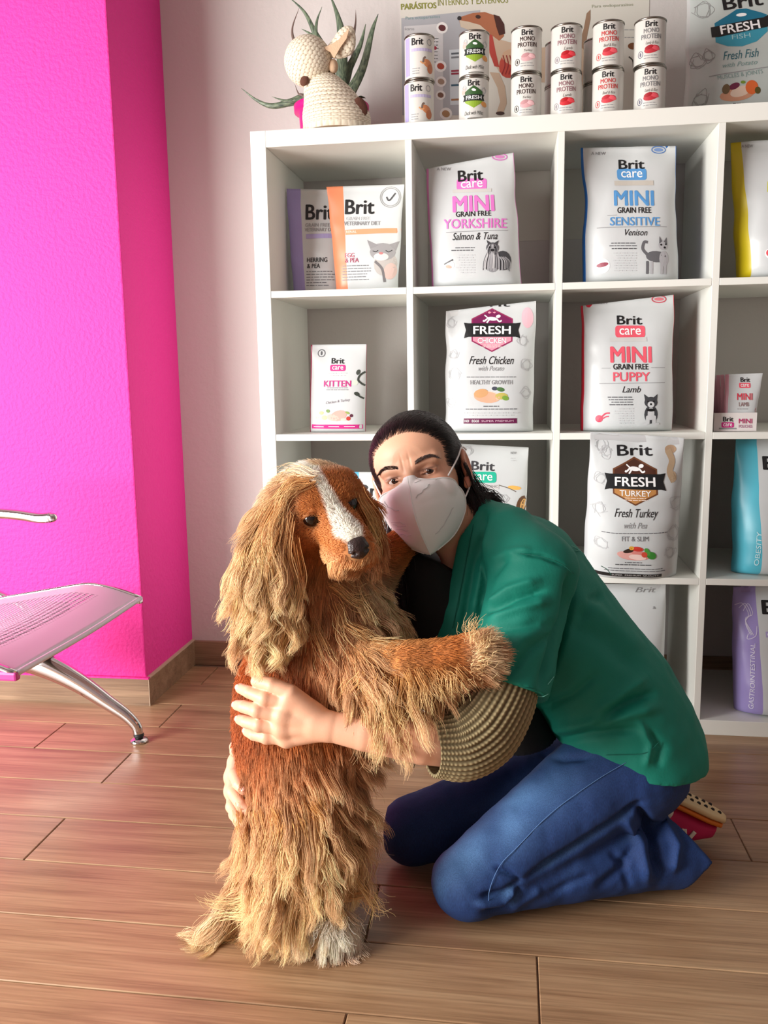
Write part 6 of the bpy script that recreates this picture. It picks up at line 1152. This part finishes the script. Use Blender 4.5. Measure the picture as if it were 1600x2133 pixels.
# ---- fur
# anchors: pixel, depth, direction on the photograph (dx, dy down) and towards the camera, length, curl, clumping
ANC = [
 # face, short
 (682, 1069, -0.89, 0, 1, 0.0, 0.008, 0.0, 0.1), (640, 1050, -0.88, -0.6, 0.6, 0, 0.009, 0, 0.1), (660, 1010, -0.87, -0.5, -0.2, 0, 0.012, 0, 0.2), (612, 1020, -0.87, -0.8, 0.8, 0.1, 0.05, 0.5, 0.5), (720, 1110, -0.92, -0.3, 0.9, 0, 0.006, 0, 0.1), (690, 1150, -0.91, -0.4, 0.9, 0, 0.009, 0, 0.1), (740, 1030, -0.86, 0.5, 0.8, 0, 0.012, 0, 0.1), (700, 1180, -0.90, -0.2, 1, 0, 0.018, 0.1, 0.3), (655, 1130, -0.89, -0.4, 0.9, 0, 0.012, 0, 0.1), (640, 1000, -0.84, -0.8, 0.2, 0, 0.014, 0.2, 0.3),
 # near ear
 (580, 1060, -0.90, -0.18, 1, 0.1, 0.06, 0.8, 0.5), (560, 1130, -0.92, -0.05, 1, 0.15, 0.09, 1.0, 0.7), (545, 1220, -0.93, 0.0, 1, 0.1, 0.095, 1.2, 0.8), (560, 1290, -0.93, 0.05, 1, 0.1, 0.075, 1.2, 0.8), (590, 1200, -0.93, 0.1, 1, 0.1, 0.09, 1.1, 0.8), (510, 1200, -0.91, -0.02, 1, 0, 0.08, 1.1, 0.7),
 # far ear
 (770, 1080, -0.83, 0.35, 1, 0, 0.05, 0.5, 0.6), (784, 1140, -0.83, 0.2, 1, 0, 0.04, 0.6, 0.6),
 # chest and neck
 (700, 1230, -0.88, 0.35, 1, 0.2, 0.05, 0.7, 0.6), (770, 1240, -0.84, 0.8, 0.8, 0.1, 0.07, 0.8, 0.6), (730, 1320, -0.88, 0.5, 1, 0.2, 0.06, 0.9, 0.7), (800, 1320, -0.80, 0.9, 0.6, 0, 0.06, 0.9, 0.6), (640, 1330, -0.90, 0.1, 1, 0.1, 0.04, 0.5, 0.5),
 # flank and back, sleek
 (520, 1380, -0.86, -0.05, 1, 0, 0.016, 0.1, 0.3), (560, 1400, -0.90, 0.05, 1, 0, 0.02, 0.2, 0.4), (500, 1500, -0.84, 0, 1, 0, 0.016, 0.1, 0.3), (540, 1580, -0.89, 0.05, 1, 0, 0.022, 0.2, 0.4), (640, 1440, -0.91, 0.2, 1, 0, 0.03, 0.7, 0.6), (700, 1440, -0.90, 0.3, 1, 0.1, 0.045, 0.9, 0.7), (600, 1500, -0.92, 0, 1, 0, 0.008, 0.1, 0.3), (660, 1530, -0.92, 0.2, 1, 0, 0.012, 0.2, 0.3),
 # belly and haunch, long sweeping
 (620, 1620, -0.91, 0.25, 1, 0.1, 0.06, 0.5, 0.6), (700, 1620, -0.89, 0.6, 0.8, 0.1, 0.075, 0.6, 0.6), (760, 1600, -0.84, 0.95, 0.5, 0, 0.08, 0.6, 0.5), (560, 1660, -0.88, 0.05, 1, 0.1, 0.07, 0.4, 0.6), (650, 1720, -0.92, 0.15, 1, 0.15, 0.125, 0.8, 0.75), (720, 1720, -0.90, 0.45, 1, 0.1, 0.125, 0.9, 0.7), (590, 1760, -0.90, -0.1, 1, 0.15, 0.13, 0.8, 0.75),
 (640, 1830, -0.92, 0.05, 1, 0.2, 0.11, 1.0, 0.8), (560, 1830, -0.84, -0.4, 1, 0.1, 0.085, 0.8, 0.7), (700, 1830, -0.90, 0.3, 1, 0.1, 0.085, 1.0, 0.7), (690, 1930, -0.92, 0.15, 0.8, 0.5, 0.030, 0.3, 0.6), (640, 1900, -0.90, -0.5, 0.8, 0.3, 0.06, 0.8, 0.7), (560, 1890, -0.80, -0.9, 0.4, 0.2, 0.06, 0.8, 0.7), (480, 1885, -0.80, -1, 0.25, 0.1, 0.055, 0.7, 0.7), (730, 1900, -0.86, 0.9, 0.4, 0, 0.05, 0.8, 0.6),
 # fore leg: sleek above, fringe below
 (760, 1370, -0.92, 0.9, 0.3, 0, 0.012, 0.1, 0.2), (870, 1352, -0.93, 1, 0.1, 0, 0.007, 0, 0.1), (945, 1340, -0.93, 1, 0, 0, 0.008, 0, 0.1), (800, 1410, -0.93, 0.35, 1, 0.25, 0.16, 0.9, 0.8), (870, 1400, -0.93, 0.25, 1, 0.1, 0.09, 0.8, 0.8), (930, 1392, -0.93, 0.4, 1, 0.1, 0.05, 0.6, 0.75), (1000, 1350, -0.93, 0.95, 0.05, 0.1, 0.03, 0.5, 0.7), (1000, 1390, -0.93, 0.9, 0.4, 0.1, 0.036, 0.5, 0.7), (740, 1430, -0.93, 0.2, 1, 0.25, 0.16, 0.9, 0.8), (985, 1330, -0.92, 0.35, -1, 0.1, 0.034, 0.2, 0.8),
 # far fore leg
 (800, 1170, -0.73, 0.6, 0.3, 0, 0.012, 0.1, 0.2), (830, 1140, -0.70, 0.6, -0.4, 0, 0.010, 0, 0.1)]
AP = np.array([P(a[0], a[1], a[2]) for a in ANC]); AD = np.array([unit(RT*a[3]-UP*a[4]-FW*a[5]) for a in ANC]); AL = np.array([a[6] for a in ANC]); AC = np.array([a[7] for a in ANC]); AK = np.array([a[8] for a in ANC])
rg = np.random.default_rng(21)
tri = np.vstack([dF[:, [0, 1, 2]], dF[:, [0, 2, 3]]]); ar = np.linalg.norm(np.cross(dv[tri[:, 1]]-dv[tri[:, 0]], dv[tri[:, 2]]-dv[tri[:, 0]]), axis=1)
tc_ = dv[tri].mean(1); fn_ = dn[tri[:, 0]]; face_cam = np.clip(-(fn_@FW)+0.35, 0.12, 1)
Lf = np.stack([(tc_-DE)@xd, (tc_-DE)@fd_, (tc_-DE)@ud], 1); headw = np.where(np.linalg.norm(Lf, axis=1) < 0.10, 1.7, 1.0)
pr = ar*face_cam*headw; pr /= pr.sum()
NS = 98000; ti = rg.choice(len(tri), NS, p=pr); bu = rg.random((NS, 2)); fl_ = bu.sum(1) > 1; bu[fl_] = 1-bu[fl_]
root = dv[tri[ti, 0]]*(1-bu.sum(1))[:, None]+dv[tri[ti, 1]]*bu[:, :1]+dv[tri[ti, 2]]*bu[:, 1:]; nrm_ = dn[tri[ti, 0]]
# nothing grows under the hands or in the eyes
bad = fl.sample(root) < 0.004; bad |= fr_.sample(root) < 0.004
for sx in (-1, 1): bad |= np.linalg.norm(root-dl(sx*0.0305, 0.0125, 0.0), axis=1) < 0.0146
bad |= (np.linalg.norm((root-dl(0, 0.098, -0.024))@DM.T*np.array([1, 1.2, 1.2]), axis=1) < 0.019)
inb = lambda F_, p_: ((p_ > F_.lo) & (p_ < F_.lo+F_.n*F_.h)).all(1)
root = root[~bad]; nrm_ = nrm_[~bad]; NS = len(root)
dir_ = np.zeros((NS, 3)); ln_ = np.zeros(NS); cu_ = np.zeros(NS); ck_ = np.zeros(NS)
for s0 in range(0, NS, 8000):
    r_ = root[s0:s0+8000]; w = np.exp(-((r_[:, None]-AP[None])**2).sum(2)/(2*0.034**2))+1e-9; w /= w.sum(1)[:, None]; dir_[s0:s0+8000] = w@AD; ln_[s0:s0+8000] = w@AL; cu_[s0:s0+8000] = w@AC; ck_[s0:s0+8000] = w@AK
# fringe only on the underside of the fore leg
q_ = topx(root); leg = (q_[:, 0] > 770) & (q_[:, 1] > 1320) & (q_[:, 1] < 1440) & (root[:, 1] < -0.85); up_ = nrm_[:, 2]; ln_ = np.where(leg & (up_ > -0.25) & (q_[:, 0] < 975), np.minimum(ln_, 0.009), ln_); ck_ = np.where(leg & (up_ > -0.25), 0.1, ck_); cu_ = np.where(leg & (up_ > -0.25), 0.0, cu_)
dir_ = np.where((leg & (up_ > -0.25) & (q_[:, 0] < 975))[:, None], unit(RT-UP*0.15), dir_)
Lr = np.stack([(root-DE)@xd, (root-DE)@fd_, (root-DE)@ud], 1); hd_ = (np.linalg.norm(Lr*np.array([1, 0.75, 1.0]), axis=1) < 0.078) & (Lr[:, 1] > -0.045)
dE = np.minimum(segdist(root, EARS[0], EARS[1])[0], segdist(root, EARS[1], EARS[2])[0]); face = hd_ & (dE > 0.036)
# face hair lies back from the nose
back = -fd_[None]*0.8+np.sign(Lr[:, :1])*xd[None]*0.35+np.where(Lr[:, 2:3] > 0.0, 0.25, -0.35)*ud[None]
dir_ = np.where(face[:, None], back, dir_); ln_ = np.where(face, np.clip(0.0042+0.06*np.maximum(0, 0.015-Lr[:, 1])*0.8, 0.004, 0.011), ln_); cu_ = np.where(face, 0, cu_); ck_ = np.where(face, 0.08, ck_)
tg = dir_-nrm_*(dir_*nrm_).sum(1)[:, None]; tg /= np.linalg.norm(tg, axis=1)[:, None]+1e-9
lift = np.where(face, 0.22, np.where(ln_ < 0.03, 0.28, 0.40)); d = tg*(1-lift[:, None]*0.5)+nrm_*lift[:, None]*0.7+rg.normal(size=(NS, 3))*0.10; d /= np.linalg.norm(d, axis=1)[:, None]
dirg = dir_/(np.linalg.norm(dir_, axis=1)[:, None]+1e-9); ln_ = ln_*(0.75+0.5*rg.random(NS))
KP = 11; pts = np.zeros((NS, KP, 3)); pts[:, 0] = root-nrm_*0.001; ds = ln_/(KP-1)
ncl = 1900; cc_ = rg.choice(NS, ncl, replace=False); near = np.zeros(NS, int)
for s0 in range(0, NS, 4000): near[s0:s0+4000] = np.argmin(((root[s0:s0+4000, None]-root[cc_][None])**2).sum(2), 1)
ph = 9.0*vnoise(root[cc_]*13)+rg.random(ncl)*1.3; fq = 1.6+1.6*rg.random(ncl); swirl = rg.normal(size=(ncl, 3)); swirl /= np.linalg.norm(swirl, axis=1)[:, None]; ax1 = rg.normal(size=(ncl, 3))*0.5+RT; ax1 /= np.linalg.norm(ax1, axis=1)[:, None]; amp = rg.random(ncl)
for k in range(1, KP):
    long_ = np.clip((ln_-0.025)/0.04, 0, 1)[:, None]
    d = d*(1-0.16*long_)+dirg*0.12*long_+np.array([0, 0, -1.0])*0.09*long_+swirl[near]*0.09*long_; d /= np.linalg.norm(d, axis=1)[:, None]
    p_ = pts[:, k-1]+d*ds[:, None]
    for F_, mar in ((fd, 0.0015), (fl, 0.001), (fr_, 0.001)):
        m_ = inb(F_, p_)
        if m_.any():
            sd = np.ones(NS); sd[m_] = F_.sample(p_[m_]); hit = sd < mar
            if F_ is fd: hit &= k > 1
            if hit.any(): g = F_.grad(p_[hit]); p_[hit] += g*np.minimum(mar-sd[hit], 0.02)[:, None]
    lo_ = p_[:, 2] < 0.003; p_[lo_, 2] = 0.003; d[lo_, 2] = np.maximum(d[lo_, 2], 0)
    pts[:, k] = p_
tt = np.linspace(0, 1, KP)
cen_ = pts[cc_][near]; mixw = (ck_[:, None]*np.clip(ln_/0.05, 0, 1)[:, None]*(tt[None]**0.9))[..., None]*np.clip(1.2-np.linalg.norm(cen_[:, 0]-pts[:, 0], axis=1)/0.03, 0, 1)[:, None, None]
pts = pts*(1-mixw*0.85)+cen_*mixw*0.85+rg.normal(size=(NS, 1, 3))*0.0004*tt[None, :, None]
md3 = dirg[cc_]; ax1 = ax1-md3*(ax1*md3).sum(1)[:, None]; ax1 /= np.linalg.norm(ax1, axis=1)[:, None]+1e-9; ax2 = np.cross(md3, ax1)
cyc = np.clip(ln_/0.056, 0, 3); A_w = (cu_*np.clip((ln_-0.02)/0.05, 0, 1)*(0.0032+0.0068*amp[near]))[:, None]*(tt[None]**1.2); ang = ph[near][:, None]+6.283*cyc[:, None]*tt[None]*(0.7+0.25*fq[near][:, None]*0.5)+rg.normal(size=(NS, 1))*0.25
pts = pts+(A_w*np.cos(ang))[..., None]*ax1[near][:, None]+(0.6*A_w*np.sin(ang))[..., None]*ax2[near][:, None]; pts[..., 2] = np.maximum(pts[..., 2], 0.002)
rc = coat(root); var = np.where(face[:, None], 0.85+0.3*rg.random((NS, 1)), (0.68+0.64*rg.random((NS, 1)))*(0.78+0.44*rg.random(ncl)[near][:, None]))
longc = np.clip((ln_-0.02)/0.05, 0, 1)[:, None]; tipc = rc*(1-longc*0.7)+longc*0.7*LIN(252, 212, 166)
wht = np.clip((rc[:, 2:3]-0.45)/0.2, 0, 1); var = var*(1-wht)+wht*(0.95+0.2*rg.random((NS, 1)))
M_fur = attr_color(mat('fur', srgb(200, 130, 70), 0.5, spec=0.25))
r0_ = np.where(face, 0.00026, np.where(ln_ < 0.03, 0.00032, 0.00036))
hair_obj('fur', pts, r0_, 0.00010, np.clip(rc*var*(1.0-0.24*longc*(1-wht)), 0, 1), np.clip(tipc*var*(1+0.16*longc), 0, 1), M_fur, dog)  # long strands: gap shade painted into the roots, highlights into the tips

# long locks that hang free of the coat (feathering of ears, chest, legs and tail)
LOCKS = [
 [(670, 1670), (700, 1740), (745, 1780), (748, 1830), (715, 1868)], [(650, 1680), (690, 1730), (725, 1790), (726, 1840), (700, 1880)], [(655, 1730), (650, 1790), (672, 1830), (655, 1880), (622, 1898)], [(620, 1710), (640, 1770), (690, 1800), (690, 1860), (660, 1890)], [(600, 1720), (600, 1790), (630, 1840), (620, 1890), (590, 1910)],
 [(590, 1740), (580, 1800), (545, 1850), (495, 1880), (440, 1872), (420, 1856)], [(580, 1770), (555, 1840), (505, 1890), (450, 1890), (428, 1870)], [(560, 1800), (535, 1880), (490, 1918), (470, 1946)], [(600, 1830), (590, 1890), (560, 1930), (515, 1946)], [(640, 1870), (612, 1918), (585, 1932), (578, 1956)], [(570, 1850), (530, 1895), (480, 1905), (425, 1915)],
 [(720, 1860), (765, 1862), (790, 1885), (800, 1893)], [(730, 1800), (760, 1850), (778, 1885), (770, 1915)], [(500, 1690), (506, 1770), (497, 1845)], [(540, 1690), (552, 1760), (540, 1830), (558, 1885)], [(570, 1690), (585, 1750), (570, 1810), (545, 1850)],
 [(755, 1405), (735, 1450), (742, 1500), (735, 1530)], [(780, 1410), (768, 1470), (780, 1530), (775, 1560)], [(800, 1412), (792, 1470), (806, 1525), (798, 1555)], [(822, 1415), (818, 1470), (832, 1520), (828, 1540)], [(846, 1408), (858, 1455), (850, 1505)], [(872, 1402), (886, 1445), (882, 1490)], [(900, 1398), (916, 1435), (922, 1475)], [(925, 1396), (942, 1430), (950, 1462)], [(950, 1398), (968, 1425), (980, 1445)], [(730, 1420), (712, 1470), (720, 1520)],
 [(590, 1040), (562, 1120), (576, 1200), (550, 1270), (562, 1335)], [(572, 1060), (530, 1140), (542, 1220), (508, 1290), (520, 1335)], [(605, 1080), (600, 1150), (612, 1230), (594, 1300), (606, 1345)], [(552, 1060), (516, 1130), (508, 1210), (488, 1290), (498, 1330)], [(580, 1100), (556, 1180), (570, 1260), (545, 1330), (550, 1370)], [(610, 1120), (620, 1190), (604, 1260), (622, 1320), (612, 1350)], [(540, 1130), (505, 1200), (500, 1270), (480, 1310), (468, 1315)],
 [(760, 1190), (790, 1235), (830, 1268)], [(740, 1230), (762, 1290), (805, 1330)], [(700, 1260), (722, 1322), (764, 1362)], [(690, 1220), (740, 1250), (775, 1262)], [(720, 1300), (770, 1330), (830, 1340)], [(660, 1300), (672, 1350), (700, 1390)],
 [(660, 995), (620, 988), (585, 996), (570, 1015)], [(640, 1000), (600, 1010), (560, 1050), (540, 1080)], [(650, 1005), (605, 1030), (580, 1080), (590, 1130)], [(745, 1030), (768, 1080), (782, 1120), (776, 1150)], [(750, 1040), (776, 1090), (790, 1130), (788, 1160)],
 [(985, 1335), (982, 1310), (992, 1288)], [(1000, 1345), (1012, 1332), (1018, 1322)], [(995, 1370), (1010, 1362), (1020, 1350)], [(990, 1392), (1008, 1392), (1020, 1380)], [(980, 1405), (1000, 1412), (1012, 1405)], [(690, 1915), (680, 1945), (672, 1975)], [(710, 1915), (715, 1945), (735, 1965)], [(700, 1915), (698, 1945), (700, 1978)], [(670, 1915), (655, 1935), (640, 1955)], [(725, 1905), (745, 1925), (742, 1950)]]
lp_ = []; lc0 = []; lc1 = []; lr_ = []
def surf_y(px, py, last):
    t = np.linspace(-1.02, -0.70, 260); d_ = ray(px, py); q_ = CAM+np.outer((t-CAM[1])/d_[1], d_); m_ = inb(fd, q_); s_ = np.where(m_, fd.sample(q_), 1.0)
    return (t[int(np.argmax(s_ < 0))]-0.010) if s_.min() < 0 else last
for li, pts_ in enumerate(LOCKS):
    last = None; ys = []
    for a_, b__ in pts_:
        y_ = surf_y(a_, b__, last if last is not None else -0.90)
        if last is not None: y_ = float(np.clip(y_, last-0.02, last+0.016))
        ys.append(y_); last = y_
    w_ = np.array([P(a_, b__, y_) for (a_, b__), y_ in zip(pts_, ys)]); g_ = catmull(w_, 18); n7 = 40
    for _ in range(3):
        for F_ in (fl, fr_, fd):
            m_ = inb(F_, g_)
            if m_.any(): sd_ = F_.sample(g_[m_]); g_[m_] += F_.grad(g_[m_])*np.maximum(0.004-sd_, 0)[:, None]
    g_[:, 2] = np.maximum(g_[:, 2], 0.004); tg_ = np.linspace(0, 1, 18)
    tw_ = tg_[None]*(0.55+0.45*rg.random((n7, 1))); gi_ = np.stack([np.interp(tw_, tg_, g_[:, c3]) for c3 in range(3)], -1)
    sp_ = rg.normal(size=(n7, 1, 3))*(0.0058*np.interp(tg_, [0, 0.4, 1], [0.8, 1.0, 0.9]))[None, :, None]+rg.normal(size=(n7, 1, 3))*(0.006*tg_**2)[None, :, None]; wv_ = 0.0035*np.sin(tw_[..., None]*(6+4*rg.random((n7, 1, 1)))+rg.random((1, 1, 3))*6.28)*np.sin(math.pi*tg_)[None, :, None]
    st_ = gi_+sp_+wv_; st_[..., 2] = np.maximum(st_[..., 2], 0.002); c_ = coat(g_[:1])[0]; paw_ = li >= len(LOCKS)-5; br_ = 0.6+0.75*rg.random((n7, 1)); lp_.append(st_)
    lc0.append(np.clip((c_*0.55+LIN(232, 186, 122)*0.45)[None]*br_, 0, 1)); lc1.append(np.clip((LIN(252, 244, 226) if paw_ else LIN(250, 216, 158))[None]*br_, 0, 1))
hair_obj('feathering', np.vstack(lp_), 0.00036, 0.00012, np.vstack(lc0), np.vstack(lc1), M_fur, dog)
